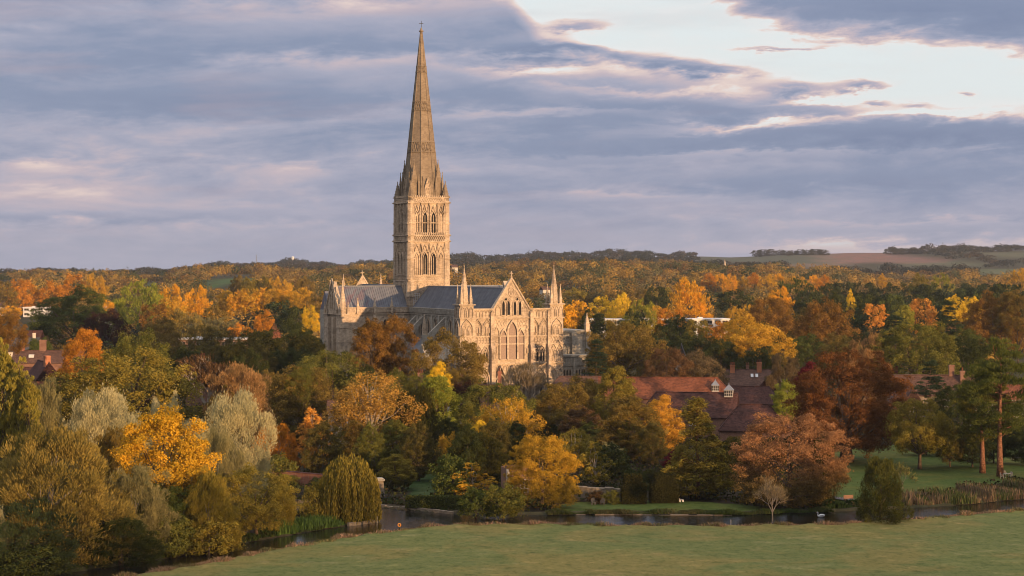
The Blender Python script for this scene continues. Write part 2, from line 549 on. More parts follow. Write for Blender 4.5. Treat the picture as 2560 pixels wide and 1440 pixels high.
def terrain(x, y):
    x = np.asarray(x, float)
    y = np.asarray(y, float)
    px = 1280.0 + FPX * x / np.maximum(y, 60.0)
    za = np.interp(px, PXN, ZA)
    zm = np.interp(px, PXN, ZM)
    zb = np.interp(px, PXN, ZB)
    z = np.zeros(np.broadcast(x, y).shape)
    a = smooth01((y - 1050.0) / 1350.0)
    z = za * a
    b = smooth01((y - 2400.0) / 1300.0)
    z = z * (1 - b) + zm * b
    c = np.clip((y - 3700.0) / 1300.0, 0, 1)
    z = z * (1 - c) + zb * c
    e = smooth01((y - 5300.0) / 3000.0)
    z = z * (1 - e) + 15.0 * e
    z = z + np.where(y > 1200, 1.2 * np.sin(x * 0.021 + 1.3) * np.sin(y * 0.013), 0.0)
    z = z + smooth01((y - 1500.0) / 700.0) * (2.2 * np.sin(px * 0.013 + 0.7) + 1.4 * np.sin(px * 0.031 + y * 0.002))
    q = x * SUN_H[0] + y * SUN_H[1]
    p = -x * SUN_H[1] + y * SUN_H[0]
    hill = crest(p) * smooth01((q - 110.0) / 230.0) * (1 - 0.35 * smooth01((q - 420.0) / 900.0))
    hill = hill * np.where((y > 60) & (np.abs(px - 1280.0) < 2400), 0.0, 1.0)
    return z + hill


def axis(dense0, dense1, step, lo, hi, grow=1.12):
    mid = list(np.arange(dense0, dense1, step))
    up, s, v = [], step, mid[-1]
    while v < hi:
        s *= grow
        v += s
        up.append(v)
    dn, s, v = [], step, mid[0]
    while v > lo:
        s *= grow
        v -= s
        dn.append(v)
    return np.array(dn[::-1] + mid + up)


xs = axis(-112, 118, 1.15, -3000, 3000, 1.09)
ys = axis(252, 430, 1.0, -1500, 6600, 1.05)
GX, GY = np.meshgrid(xs, ys)
gz = terrain(GX, GY)
loc = (GY > 150) & (GY < 520) & (np.abs(GX) < 150)
rng0 = np.random.default_rng(5)
wet = in_poly(GX, GY, RIVER) & loc
dr = np.where(loc, dist_poly(GX, GY, RIVER), 99.0)
gz = np.where(wet, -0.26 - np.clip(dr, 0, 2.0) * 0.6, gz)
bank = (~wet) & (dr < 2.2) & loc
gz = np.where(bank, gz + 0.10 + 0.12 * np.sin(GX * 0.9) * np.sin(GY * 0.7), gz)
gz = np.where((~wet) & loc, gz + 0.10 * np.sin(GX * 0.13 + 0.4) * np.sin(GY * 0.16), gz)
ny, nx = GX.shape
idx = np.arange(ny * nx).reshape(ny, nx)
Q = np.stack([idx[:-1, :-1], idx[:-1, 1:], idx[1:, 1:], idx[1:, :-1]], -1).reshape(-1, 4)
gme = np_mesh('ground', np.stack([GX, GY, gz], -1).reshape(-1, 3), Q)
gme.polygons.foreach_set('use_smooth', [True] * len(gme.polygons))

# which cover grows where: meadow grass, mown lawn, leaf litter, stone edge, ploughed and green fields
PXG = 1280.0 + FPX * GX / np.maximum(GY, 60.0)
PYG = HORY + FPX * (CAMZ - gz) / np.maximum(GY, 60.0)
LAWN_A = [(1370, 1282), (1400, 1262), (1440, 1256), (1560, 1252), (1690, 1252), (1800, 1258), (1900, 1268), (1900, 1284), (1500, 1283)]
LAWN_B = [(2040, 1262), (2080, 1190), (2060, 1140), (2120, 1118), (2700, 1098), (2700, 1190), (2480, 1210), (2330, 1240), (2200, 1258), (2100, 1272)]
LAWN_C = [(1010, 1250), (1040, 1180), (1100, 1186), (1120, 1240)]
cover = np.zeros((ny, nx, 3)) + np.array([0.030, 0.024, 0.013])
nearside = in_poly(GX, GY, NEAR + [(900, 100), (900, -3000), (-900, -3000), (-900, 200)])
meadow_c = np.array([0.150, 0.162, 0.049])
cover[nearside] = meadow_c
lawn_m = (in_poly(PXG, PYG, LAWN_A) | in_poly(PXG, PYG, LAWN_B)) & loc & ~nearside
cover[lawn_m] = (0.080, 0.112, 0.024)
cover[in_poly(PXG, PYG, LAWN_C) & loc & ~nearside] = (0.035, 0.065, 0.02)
cover[(dr < 1.1) & (~wet) & (~nearside) & loc] = (0.060, 0.058, 0.030)
cover[wet] = (0.030, 0.027, 0.018)
farm = GY > 620
cover[farm] = (0.055, 0.052, 0.024)
cover[GY < 60] = (0.07, 0.08, 0.03)
FIELDS = [([(2060, 634), (2205, 630), (2290, 638), (2395, 655), (2370, 660), (2090, 658)], (3500, 5200), (0.21, 0.120, 0.085)),
          ([(1990, 640), (2075, 634), (2110, 660), (2060, 672), (1960, 668)], (3300, 5200), (0.165, 0.125, 0.08)),
          ([(2260, 655), (2460, 655), (2460, 664), (2260, 664)], (3300, 4600), (0.115, 0.12, 0.06)),
          ([(2470, 634), (2600, 630), (2600, 650), (2480, 646)], (3800, 5300), (0.105, 0.11, 0.055)),
          ([(2430, 672), (2600, 668), (2600, 692), (2450, 690)], (1900, 3700), (0.11, 0.125, 0.055)),
          ([(1740, 636), (2040, 632), (2040, 660), (1740, 650)], (3700, 5200), (0.085, 0.092, 0.052)),
          ([(335, 703), (420, 700), (420, 716), (335, 718)], (1500, 2500), (0.075, 0.12, 0.035)),
          ([(500, 710), (560, 690), (640, 692), (640, 702), (560, 716), (510, 722)], (1500, 2500), (0.075, 0.12, 0.035)),
          ([(-100, 700), (85, 702), (85, 710), (-100, 712)], (1300, 2500), (0.42, 0.30, 0.19)),
          ([(1125, 660), (1180, 660), (1180, 682), (1125, 682)], (1700, 2700), (0.06, 0.10, 0.04))]
for poly, (y0, y1), c in FIELDS:
    mk = in_poly(PXG, PYG, poly) & (GY > y0) & (GY < y1)
    cover[mk] = c
ca = gme.attributes.new('cover', 'FLOAT_COLOR', 'POINT')
cc = np.ones((ny * nx, 4), np.float32)
cc[:, :3] = cover.reshape(-1, 3)
ca.data.foreach_set('color', cc.ravel())

mg, n = mat_new('ground_cover')
at = n.n('ShaderNodeAttribute', attribute_name='cover').outputs['Color']
co = n.n('ShaderNodeTexCoord').outputs['Object']
stx = n.n('ShaderNodeMapping', {0: co, 2: (0, 0, 0.12), 3: (0.8, 0.9, 1.0)}).outputs[0]
n1 = n.noise(stx, 0.055, 6.0, 0.62, 0.6)
n2 = n.noise(stx, 0.34, 6.0, 0.66, 0.3)
n3 = n.noise(n.n('ShaderNodeMapping', {0: co, 3: (1.0, 0.55, 1.0)}).outputs[0], 1.1, 5.0, 0.75)
n4 = n.noise(stx, 0.16, 5.0, 0.6, 0.8)
c = n.mix(n.m('MULTIPLY', n.smooth(n1, 0.44, 0.60), 0.9), at, n.mix(1.0, at, (1.42, 1.08, 1.08), 'MULTIPLY'))
c = n.mix(n.m('MULTIPLY', n.smooth(n2, 0.52, 0.72), 0.75), c, n.mix(1.0, c, (1.62, 1.42, 1.6), 'MULTIPLY'))
c = n.mix(n.m('MULTIPLY', n.smooth(n2, 0.48, 0.30), 0.75), c, n.mix(1.0, c, (0.52, 0.62, 0.52), 'MULTIPLY'))
c = n.mix(n.m('MULTIPLY', n.smooth(n4, 0.56, 0.70), 0.6), c, n.mix(1.0, c, (1.6, 1.35, 1.75), 'MULTIPLY'))
c = n.mix(n.m('MULTIPLY', n.smooth(n3, 0.46, 0.66), 0.8), c, n.mix(1.0, c, (0.60, 0.68, 0.60), 'MULTIPLY'))
hgt = n.m('ADD', n.m('MULTIPLY', n2, 0.7), n.m('MULTIPLY', n3, 0.4))
bsdf_out(n, c, 0.95, hgt, 0.22, 0.1)
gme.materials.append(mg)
ground = bpy.data.objects.new('ground', gme)
COL.objects.link(ground)
tag(ground, 'green meadow, lawns and rolling downs under the trees', 'ground', kind='structure')

# water
mw, n = mat_new('river_water')
co = n.n('ShaderNodeTexCoord').outputs['Object']
r1 = n.noise(n.n('ShaderNodeMapping', {0: co, 3: (0.6, 2.2, 1)}).outputs[0], 1.2, 4.0, 0.6)
bsdf_out(n, (0.006, 0.007, 0.006), 0.03, r1, 0.040, 0.5)
wb = MB()
wb.add([(-260, 180, -0.22), (260, 180, -0.22), (260, 470, -0.22), (-260, 470, -0.22)], [(0, 1, 2, 3)])
wat = wb.build('river', mw)
tag(wat, 'dark river winding between the meadow and the gardens', 'river', kind='structure')


def gz_at(x, y):
    return float(terrain(np.array([x]), np.array([y]))[0])

# ------------------------------------------------------------------ cathedral
class Face:
    """a wall face: s to the right, z up, d out of the wall"""

    def __init__(s, o, r, nrm):
        s.o, s.r, s.n = Vector(o), Vector(r), Vector(nrm)

    def p(s, a, z, d):
        return s.o + s.r * a + s.n * d + Vector((0, 0, z))


def plate(mb, F, s0, s1, z0, z1, d0, d1):
    pts = [F.p(a, z, d) for d in (d0, d1) for (a, z) in ((s0, z0), (s1, z0), (s1, z1), (s0, z1))]
    mb.add(pts, [(0, 3, 2, 1), (4, 5, 6, 7), (0, 1, 5, 4), (1, 2, 6, 5), (2, 3, 7, 6), (3, 0, 4, 7)])


def poly_plate(mb, F, pts2, d0, d1):
    k = len(pts2)
    vs = [F.p(a, z, d0) for a, z in pts2] + [F.p(a, z, d1) for a, z in pts2]
    fs = [tuple(range(k))[::-1], tuple(range(k, 2 * k))] + [(i, (i + 1) % k, k + (i + 1) % k, k + i) for i in range(k)]
    mb.add(vs, fs)


def strip_plate(mb, F, inner, outer, d0, d1):
    """a moulding between two polylines of equal length"""
    k = len(inner)
    vs = [F.p(a, z, d0) for a, z in inner] + [F.p(a, z, d0) for a, z in outer] + [F.p(a, z, d1) for a, z in inner] + [F.p(a, z, d1) for a, z in outer]
    fs = []
    for i in range(k - 1):
        fs += [(2 * k + i, 2 * k + i + 1, 3 * k + i + 1, 3 * k + i), (i, i + 1, 2 * k + i + 1, 2 * k + i), (k + i, 3 * k + i, 3 * k + i + 1, k + i + 1)]
    fs += [(0, 2 * k, 3 * k, k), (k - 1, 2 * k - 1, 4 * k - 1, 3 * k - 1)]
    mb.add(vs, fs)


def arch_line(sc, w, z0, zs, za, n=6):
    L = [(sc - w / 2, z0)]
    for i in range(n + 1):
        t = i / n
        L.append((sc - w / 2 * (1 - t ** 2.0), zs + (za - zs) * t))
    R = [(2 * sc - a, z) for a, z in L[::-1]][1:]
    return L + R


def arch_ring(mb, F, sc, w, z0, zs, za, t, d0, d1):
    strip_plate(mb, F, arch_line(sc, w, z0, zs, za), arch_line(sc, w + 2 * t, z0, zs, za + 1.5 * t), d0, d1)


def arch_fill(mb, F, sc, w, z0, zs, za, d0, d1):
    poly_plate(mb, F, arch_line(sc, w, z0, zs, za), d0, d1)


def gablet(mb, F, sc, w, z0, za, t, d0, d1):
    strip_plate(mb, F, [(sc - w / 2 + t, z0), (sc, za - 1.6 * t), (sc + w / 2 - t, z0)], [(sc - w / 2, z0), (sc, za), (sc + w / 2, z0)], d0, d1)


def ring(mb, F, sc, zc, r0, r1, d0, d1, n=12, squash=1.0, ph=0.0):
    a = [ph + 2 * math.pi * i / n for i in range(n + 1)]
    strip_plate(mb, F, [(sc + r0 * math.cos(t), zc + squash * r0 * math.sin(t)) for t in a],
                [(sc + r1 * math.cos(t), zc + squash * r1 * math.sin(t)) for t in a], d0, d1)


def disc(mb, F, sc, zc, r, d0, d1, n=12, squash=1.0, ph=0.0):
    poly_plate(mb, F, [(sc + r * math.cos(ph + 2 * math.pi * i / n), zc + squash * r * math.sin(ph + 2 * math.pi * i / n)) for i in range(n)], d0, d1)


def bar(mb, F, a, b, t, d0, d1):
    (s0, z0), (s1, z1) = a, b
    L = math.hypot(s1 - s0, z1 - z0)
    ox, oz = -(z1 - z0) / L * t / 2, (s1 - s0) / L * t / 2
    poly_plate(mb, F, [(s0 - ox, z0 - oz), (s1 - ox, z1 - oz), (s1 + ox, z1 + oz), (s0 + ox, z0 + oz)], d0, d1)


def lozenges(mb, F, s0, s1, z0, z1, n, t=0.18, d0=0.0, d1=0.14):
    w = (s1 - s0) / n
    for i in range(n):
        a = s0 + i * w
        bar(mb, F, (a, z0), (a + w, z1), t, d0, d1)
        bar(mb, F, (a, z1), (a + w, z0), t, d0, d1 + 0.003)


def battlements(mb, F, s0, s1, z0, h, n, d0, d1):
    w = (s1 - s0) / n
    for i in range(n):
        plate(mb, F, s0 + (i + 0.12) * w, s0 + (i + 0.62) * w, z0, z0 + h, d0, d1)


TH = math.radians(113.7)
CE = empty('cathedral', (gx(1053.5, 672), 672, 0), TH)
tag(CE, 'pale stone cathedral with one very tall spire, lead roofs and an arcaded gabled front', 'cathedral')
LED = {}


def part(mb, name, mat, parent=None, smooth=False):
    return mb.build(name, M[mat] if isinstance(mat, str) else mat, parent or CE, smooth)


PROTO_WIN = {}


def window(F, sc, w, z0, zs, za, mat='glass', ringt=0.22, dp=0.34, d=0.0, mull=0, parent=None):
    """one window: a stone surround with its leaded glass or dark infill as a sub-part"""
    fr = MB()
    arch_ring(fr, F, sc, w, z0, zs, za, ringt, d, d + dp)
    plate(fr, F, sc - w / 2 - ringt, sc + w / 2 + ringt, z0 - 0.22, z0 - 0.002, d, d + dp + 0.08)
    for i in range(mull):
        a = sc - w / 2 + w * (i + 1) / (mull + 1)
        plate(fr, F, a - 0.09, a + 0.09, z0, zs + (za - zs) * 0.45, d + 0.03, d + 0.22)
    f = part(fr, 'window', 'stone')
    g = MB()
    arch_fill(g, F, sc, w, z0, zs, za, d - 0.02, d + 0.03)
    part(g, 'pane', mat, f)
    return f


HT = 7.15                                              # half width of the tower
FW = {'w': lambda h: Face((-h, 0, 0), (0, -1, 0), (-1, 0, 0)), 'n': lambda h: Face((0, h, 0), (-1, 0, 0), (0, 1, 0)),
      'e': lambda h: Face((h, 0, 0), (0, 1, 0), (1, 0, 0)), 's': lambda h: Face((0, -h, 0), (1, 0, 0), (0, -1, 0))}

# ---- tower
mb = MB()
mb.box(-HT, HT, -HT, HT, 0, 48.2)
mb.box(-HT + 0.12, HT - 0.12, -HT + 0.12, HT - 0.12, 48.2, 61.6)
for sx in (-1, 1):
    for sy in (-1, 1):
        cx, cyy = sx * (HT - 0.95), sy * (HT - 0.95)
        mb.frustum(cx, cyy, 30.0, 62.2, 1.55, 1.38, 8, math.pi / 8)
        for z in (36.0, 42.6, 48.6, 50.6, 54.4, 61.4):
            mb.frustum(cx, cyy, z, z + 0.35, 1.74, 1.74, 8, math.pi / 8)
part(mb, 'tower', 'stone')
orn = MB()
for key in 'wnes':
    F = FW[key](HT)
    for z0, z1, pr in ((27.2, 27.6, 0.25), (35.2, 35.6, 0.38), (36.9, 37.2, 0.22), (48.4, 48.8, 0.55), (50.4, 50.75, 0.55), (54.6, 54.9, 0.2), (61.3, 61.7, 0.5), (63.2, 63.45, 0.35)):
        plate(orn, F, -HT - pr, HT + pr - 0.004, z0, z1, -0.3, pr)
    # base arcade
    for i in range(6):
        arch_ring(orn, F, -4.6 + i * 1.84, 1.35, 31.2, 33.3, 34.5, 0.16, 0.0, 0.22)
    lozenges(orn, F, -5.4, 5.4, 35.65, 36.85, 14, 0.16, 0.0, 0.16)
    # lower stage
    for k, a in enumerate((-4.35, -1.5, 1.5, 4.35)):
        w = 1.5 if k in (1, 2) else 1.25
        if k in (0, 3):
            arch_ring(orn, F, a, w, 37.4, 42.6, 44.6, 0.2, 0.0, 0.42)
            plate(orn, F, a - 0.08, a + 0.08, 37.4, 43.2, 0.0, 0.26)
        gablet(orn, F, a, 2.5, 44.5, 47.6, 0.22, 0.0, 0.34)
    for a in (-5.55, -2.95, 0.0, 2.95, 5.55):
        plate(orn, F, a - 0.16, a + 0.16, 37.3, 45.0, 0.0, 0.45)
        gablet(orn, F, a, 1.1, 45.0, 47.9, 0.2, 0.0, 0.48)
    for i in range(12):
        arch_ring(orn, F, -5.2 + i * 0.945, 0.62, 45.4, 46.6, 47.4, 0.08, 0.0, 0.12)
    # middle parapet with its corbels
    lozenges(orn, F, -6.0, 6.0, 48.85, 50.35, 17, 0.2, 0.0, 0.34)
    battlements(orn, F, -6.4, 6.4, 50.75, 0.85, 17, 0.0, 0.55)
    # upper stage
    for k, a in enumerate((-4.35, -1.55, 1.55, 4.35)):
        if k in (0, 3):
            arch_ring(orn, F, a, 1.25, 51.4, 56.6, 58.4, 0.2, -0.12, 0.34)
            plate(orn, F, a - 0.08, a + 0.08, 51.4, 57.0, -0.12, 0.2)
        gablet(orn, F, a, 2.3, 57.4, 60.6, 0.22, -0.12, 0.34)
        ring(orn, F, a, 59.0, 0.3, 0.46, -0.12, 0.22, 8)
    for a in (-5.6, -2.95, 0.0, 2.95, 5.6):
        for da in (-0.26, 0.26):
            plate(orn, F, a + da - 0.12, a + da + 0.12, 51.2, 60.2, -0.12, 0.42)
        gablet(orn, F, a, 1.0, 59.6, 61.3, 0.2, -0.12, 0.46)
    # top parapet
    plate(orn, F, -6.2, 6.2, 61.7, 63.2, -0.5, 0.0)
    lozenges(orn, F, -6.1, 6.1, 61.75, 63.15, 14, 0.2, 0.0, 0.2)
    battlements(orn, F, -5.9, 5.9, 63.45, 0.45, 17, -0.3, 0.2)
part(orn, 'tower_arcading', 'stone')
for key in 'wn':
    F = FW[key](HT)
    for a in (-1.5, 1.5):  # tower openings hold no glass; the dark pane paints their inner shade
        window(F, a, 1.55, 37.5, 42.6, 44.7, 'glass', 0.22, 0.5, 0.0, 1)
        window(F, a, 1.55, 51.3, 56.4, 58.4, 'glass', 0.22, 0.42, -0.12, 1)

# ---- spire
SB, ST, RB = 62.6, 119.0, 6.35


def spr(z):
    return RB + (0.34 - RB) * (z - SB) / (ST - SB)


mb = MB()
mb.frustum(0, 0, SB, ST, RB, 0.34, 8, math.pi / 8)
sp = part(mb, 'spire', 'stone_dark')
mb = MB()
for i in range(8):                                       # ribs up the eight edges
    t = math.pi / 8 + i * math.pi / 4
    mb.tube([((spr(z) + 0.04) * math.cos(t), (spr(z) + 0.04) * math.sin(t), z) for z in (SB, 80, 100, ST)], [0.2, 0.18, 0.13, 0.07], 5)
for z0, z1 in ((78.6, 82.0), (92.6, 95.6), (105.4, 107.6)):
    for i in range(8):                                   # bands of crossed tracery
        t0 = math.pi / 8 + i * math.pi / 4
        t1 = t0 + math.pi / 4

        def q(f, z, o=0.1):
            r = spr(z) + o
            a = Vector((r * math.cos(t0), r * math.sin(t0), z))
            b = Vector((r * math.cos(t1), r * math.sin(t1), z))
            return a.lerp(b, f)

        nn = 4 if z0 < 90 else 3
        for j in range(nn):
            f0, f1 = j / nn, (j + 1) / nn
            mb.tube([q(f0, z0), q(f1, z1)], 0.13, 4)
            mb.tube([q(f0, z1), q(f1, z0)], 0.13, 4)
        for zz in (z0, z1):
            mb.tube([q(0, zz), q(1, zz)], 0.17, 4)
part(mb, 'spire_tracery', 'stone_dark', sp)
mb = MB()
for r, z0, z1, r1 in ((0.34, 119.0, 119.3, 0.75), (0.75, 119.3, 119.6, 0.8), (0.55, 119.6, 120.3, 0.25), (0.3, 120.3, 120.7, 0.1)):
    mb.frustum(0, 0, z0, z1, r, r1, 10)
part(mb, 'capstone', 'stone_dark', sp)
mb = MB()
mb.tube([(0, 0, 120.5), (0, 0, 122.9)], 0.09, 6)
mb.box(-0.09, 0.09, -0.75, 0.75, 121.95, 122.1)
part(mb, 'cross', 'iron', sp)


def pinnacle(cx, cy_, z0, zs, zt, w, name='pinnacle', mat='stone', n=4, rot=math.pi / 4, crock=True):
    """square or eight-sided shaft with a steep stone cap"""
    mb = MB()
    r = w / 2 * (math.sqrt(2) if n == 4 else 1.08)
    mb.frustum(cx, cy_, z0, zs, r, r, n, rot)
    mb.frustum(cx, cy_, zs - 0.15, zs + 0.12, r * 1.18, r * 1.18, n, rot)
    mb.frustum(cx, cy_, zs + 0.12, zt, r * 0.96, 0.05, n, rot)
    mb.frustum(cx, cy_, zt - 0.25, zt + 0.1, 0.16, 0.16, 6)
    mb.frustum(cx, cy_, zt + 0.1, zt + 0.4, 0.13, 0.02, 6)
    if crock:
        h = zt - zs
        for k in range(1, 5):
            z = zs + h * k / 5.5
            rr = r * 0.96 * (1 - k / 5.5)
            for i in range(n):
                t = rot + 2 * math.pi * i / n
                mb.box(cx + rr * math.cos(t) - 0.11, cx + rr * math.cos(t) + 0.11, cy_ + rr * math.sin(t) - 0.11, cy_ + rr * math.sin(t) + 0.11, z - 0.1, z + 0.14)
    return part(mb, name, mat)


for sx in (-1, 1):
    for sy in (-1, 1):
        pinnacle(sx * (HT - 0.95), sy * (HT - 0.95), 61.9, 63.7, 68.6, 2.3, 'pinnacle', 'stone_dark', 8, math.pi / 8)
        pinnacle(sx * 4.35, sy * 4.35, 62.3, 69.8, 75.8, 1.5, 'pinnacle', 'stone_dark')
        for dx, dy in ((1.25, -1.25), (-1.25, 1.25), (1.1, 1.1)):
            pinnacle(sx * (4.35 + dx), sy * (4.35 + dy), 62.3, 68.0, 71.6, 0.66, 'pinnacle', 'stone_dark', crock=False)
for key in 'wnes':                                        # lucarnes at the foot of the spire
    F = FW[key](5.5)
    mb = MB()
    poly_plate(mb, F, [(-1.1, 62.6), (1.1, 62.6), (1.1, 66.6), (0, 69.6), (-1.1, 66.6)], -2.2, 0.35)
    gablet(mb, F, 0, 2.5, 66.2, 69.9, 0.25, 0.35, 0.6)
    arch_ring(mb, F, 0, 1.1, 63.0, 65.4, 66.6, 0.16, 0.35, 0.55)
    part(mb, 'lucarne', 'stone', sp)
    for a, zt in ((-1.55, 70.0), (1.55, 70.0)):
        pp = F.p(a, 0, -0.1)
        pinnacle(pp.x, pp.y, 62.6, 66.8, zt, 0.62, 'pinnacle', 'stone_dark', crock=False)

# ---- roofs: nave, transept, choir
RIDGE, EAVE, HR, HW = 33.6, 25.2, 7.1, 6.9


def gable_roof(name, x0, x1, axis_y=False, ridge=RIDGE, eave=EAVE, hr=HR, rolls=True, cut=0.0, parent=None):
    """lead roof along x (or y) with its standing rolls and ridge"""
    mb = MB()

    def P(a, b, z):
        return (b, a, z) if axis_y else (a, b, z)
    mb.add([P(x0, -hr, eave), P(x1, -hr, eave), P(x0, hr, eave), P(x1, hr, eave), P(x0, 0, ridge), P(x1, 0, ridge)],
           [(0, 1, 5, 4), (3, 2, 4, 5), (0, 4, 2), (1, 3, 5)])
    k = int(abs(x1 - x0) / 0.8)
    sl = math.hypot(hr, ridge - eave)
    for i in range(k + 1):
        a = x0 + (x1 - x0) * (i + 0.3) / (k + 0.6)
        for sg in (-1, 1):
            n1, n2 = (ridge - eave) / sl, hr / sl
            vs = []
            for t, z in ((hr * sg, eave), (0.05 * sg, ridge - 0.06)):
                for da, up in ((-0.09, -0.02), (0.09, -0.02), (0.05, 0.14), (-0.05, 0.14)):
                    vs.append(P(a + da, t + sg * n1 * up, z + n2 * up))
            mb.add(vs, [(0, 1, 5, 4), (1, 2, 6, 5), (2, 3, 7, 6), (3, 0, 4, 7), (0, 3, 2, 1)])
    r = part(mb, name, 'lead', parent)
    mb = MB()
    m_ = int(abs(x1 - x0) / 1.0)
    mb.box(*((-0.22, 0.22, min(x0, x1), max(x0, x1)) if axis_y else (min(x0, x1), max(x0, x1), -0.22, 0.22)), ridge - 0.1, ridge + 0.2)
    part(mb, 'ridge_capping', 'lead_trim', r)
    return r


gable_roof('nave_roof', -74.0, -HT)
gable_roof('transept_roof', HT, 30.4, True)
gable_roof('transept_roof', -30.4, -HT, True)
gable_roof('choir_roof', HT, 59.0)

# nave and choir walls
mb = MB()
mb.box(-74, -HT, -HW, HW, 0, 25.0)
mb.box(-73.5, -HT, 6.95, 13.0, 0, 12.6)
mb.box(-73.5, -HT, -13.0, -6.95, 0, 12.6)
nave = part(mb, 'nave_wall', 'stone_grey')
mb = MB()
mb.box(HT, 59.5, -HW, HW, 0, 25.0)
mb.box(13.5, 62, 6.95, 12.5, 0, 12.6)
mb.box(13.5, 62, -12.5, -6.95, 0, 12.6)
mb.box(59.5, 76, -5, 5, 0, 12.5)
mb.box(32, 42, 12.5, 22.0, 0, 25.0)
part(mb, 'choir_wall', 'stone_grey')
mb = MB()
mb.add([(32, 22, 25), (42, 22, 25), (37, 22, 31.5), (32, 0, 25), (42, 0, 25), (37, 0, 31.5)], [(0, 1, 2), (0, 2, 5, 3), (1, 4, 5, 2)])
part(mb, 'choir_transept_roof', 'lead')
# east gable of the choir, seen over the ridge
mb = MB()
F = Face((59.6, 0, 0), (0, -1, 0), (-1, 0, 0))
poly_plate(mb, F, [(-7.3, 24), (7.3, 24), (0, 36.4)], -0.9, 0.0)
gablet(mb, F, 0, 15.4, 25, 37.2, 0.5, 0.0, 0.25)
mb.box(59.9, 60.2, -0.12, 0.12, 36.8, 38.6)
mb.box(59.9, 60.2, -0.6, 0.6, 37.7, 37.95)
part(mb, 'east_gable', 'stone')
for yy in (-7.2, 7.2):
    pinnacle(60, yy, 22, 31.5, 37.0, 1.3)
# aisle roofs
mb = MB()
for sg in (-1, 1):
    mb.add([(-73.5, sg * 13.1, 12.7), (-HT, sg * 13.1, 12.7), (-HT, sg * 7.0, 16.6), (-73.5, sg * 7.0, 16.6)], [(0, 1, 2, 3)])
part(mb, 'aisle_roof', 'lead')
mb = MB()
mb.box(-63.5, -54.5, 13.0, 22.5, 0, 11.5)
mb.add([(-63.8, 13, 11.5), (-54.2, 13, 11.5), (-59, 13, 16.4), (-63.8, 22.8, 11.5), (-54.2, 22.8, 11.5), (-59, 22.8, 16.4)], [(0, 3, 5, 2), (1, 2, 5, 4), (3, 4, 5)])
part(mb, 'north_porch', 'stone_grey')
FN = Face((0, HW, 0), (-1, 0, 0), (0, 1, 0))
FA = Face((0, 13.0, 0), (-1, 0, 0), (0, 1, 0))
orn = MB()
plate(orn, FN, HT, 74, 24.4, 24.75, 0, 0.35)
plate(orn, FN, HT, 74, 25.0, 26.5, -0.3, 0.5)
plate(orn, FN, HT, 74, 26.5, 26.75, -0.35, 0.62)
for i in range(66):
    arch_ring(orn, FN, 8.2 + i * 1.0, 0.6, 25.1, 25.8, 26.3, 0.08, 0.5, 0.6)
plate(orn, FA, HT, 73, 12.0, 13.3, 0, 0.35)
plate(orn, FA, HT, 73, 13.3, 13.5, -0.05, 0.5)
bays = [12.0 + 6.4 * i for i in range(10)]
for b in bays:
    plate(orn, FN, b + 2.75, b + 3.65, 15, 24.4, 0, 0.55)
    plate(orn, FA, b + 2.6, b + 3.8, 0, 11.4, 0, 1.3)
    poly_plate(orn, Face((-(b + 3.2), 13.0, 0), (0, 1, 0), (-1, 0, 0)), [(0, 11.4), (1.3, 11.4), (0.0, 13.2)], -0.6, 0.6)
    arch_ring(orn, FN, b, 4.6, 17.2, 20.6, 24.0, 0.25, 0, 0.3)
part(orn, 'nave_arcading', 'stone_grey')
for b in bays:
    for a, w, za in ((-1.45, 0.95, 21.4), (0, 1.25, 23.4), (1.45, 0.95, 21.4)):
        window(FN, b + a, w, 17.3, za - 1.7, za, 'glass', 0.16, 0.3)
    for a in (-0.85, 0.85):
        window(FA, b + a, 1.2, 4.2, 8.6, 10.4, 'glass', 0.18, 0.3)


def flyer(x):
    """flying buttress from the aisle pier up to the clerestory"""
    mb = MB()
    F = Face((x, 0, 0), (0, 1, 0), (-1, 0, 0))
    ins, outs = [], []
    for i in range(9):
        t = i / 8
        s_ = 6.9 + 6.4 * (1 - t)
        ins.append((s_, 12.8 + 8.6 * math.sin(t * math.pi / 2)))
        outs.append((s_ + 0.02, 18.2 + 5.9 * t))
    strip_plate(mb, F, ins, outs, -0.45, 0.45)
    plate(mb, F, 13.0, 14.6, 0, 18.6, -0.7, 0.7)
    r = part(mb, 'flying_buttress', 'stone_grey')
    pinnacle(x, 13.9, 18.4, 20.2, 24.6, 1.2)


for b in (1, 2, 5):
    flyer(-(bays[0] + 3.2 + 6.4 * (b - 1)) + 2.2)

# ---- transepts
mb = MB()
for sg in (1, -1):
    y0, y1 = sorted((sg * HT, sg * 31.0))
    mb.box(-HT + 0.2, HT - 0.2, y0, y1, 0, 25.0)
    mb.box(HT - 0.2, 13.2, y0, y1, 0, 12.6)
    F = Face((0, sg * 31.0, 0), (-sg, 0, 0), (0, sg, 0))
    poly_plate(mb, F, [(-7.3, 24.6), (7.3, 24.6), (0, 35.2)], -0.9, 0.55)
part(mb, 'transept_wall', 'stone')
FT = Face((-HT + 0.2, 0, 0), (0, -1, 0), (-1, 0, 0))       # west side of the north transept
orn = MB()
plate(orn, FT, -30.6, -HT, 24.3, 24.65, 0, 0.35)
plate(orn, FT, -30.6, -HT, 25.0, 26.5, -0.3, 0.5)
plate(orn, FT, -30.6, -HT, 26.5, 26.75, -0.35, 0.62)
plate(orn, FT, -30.6, -13, 15.2, 15.55, 0, 0.35)
plate(orn, FT, -30.6, -13, 11.0, 11.3, 0, 0.25)
for i in range(22):
    arch_ring(orn, FT, -29.9 + i * 1.0, 0.6, 25.1, 25.8, 26.3, 0.08, 0.5, 0.6)
for a in (-19.4, -13.4):
    plate(orn, FT, a - 0.6, a + 0.6, 0, 23.2, 0, 1.2)
    plate(orn, FT, a - 0.5, a + 0.5, 23.2, 24.3, 0, 0.7)
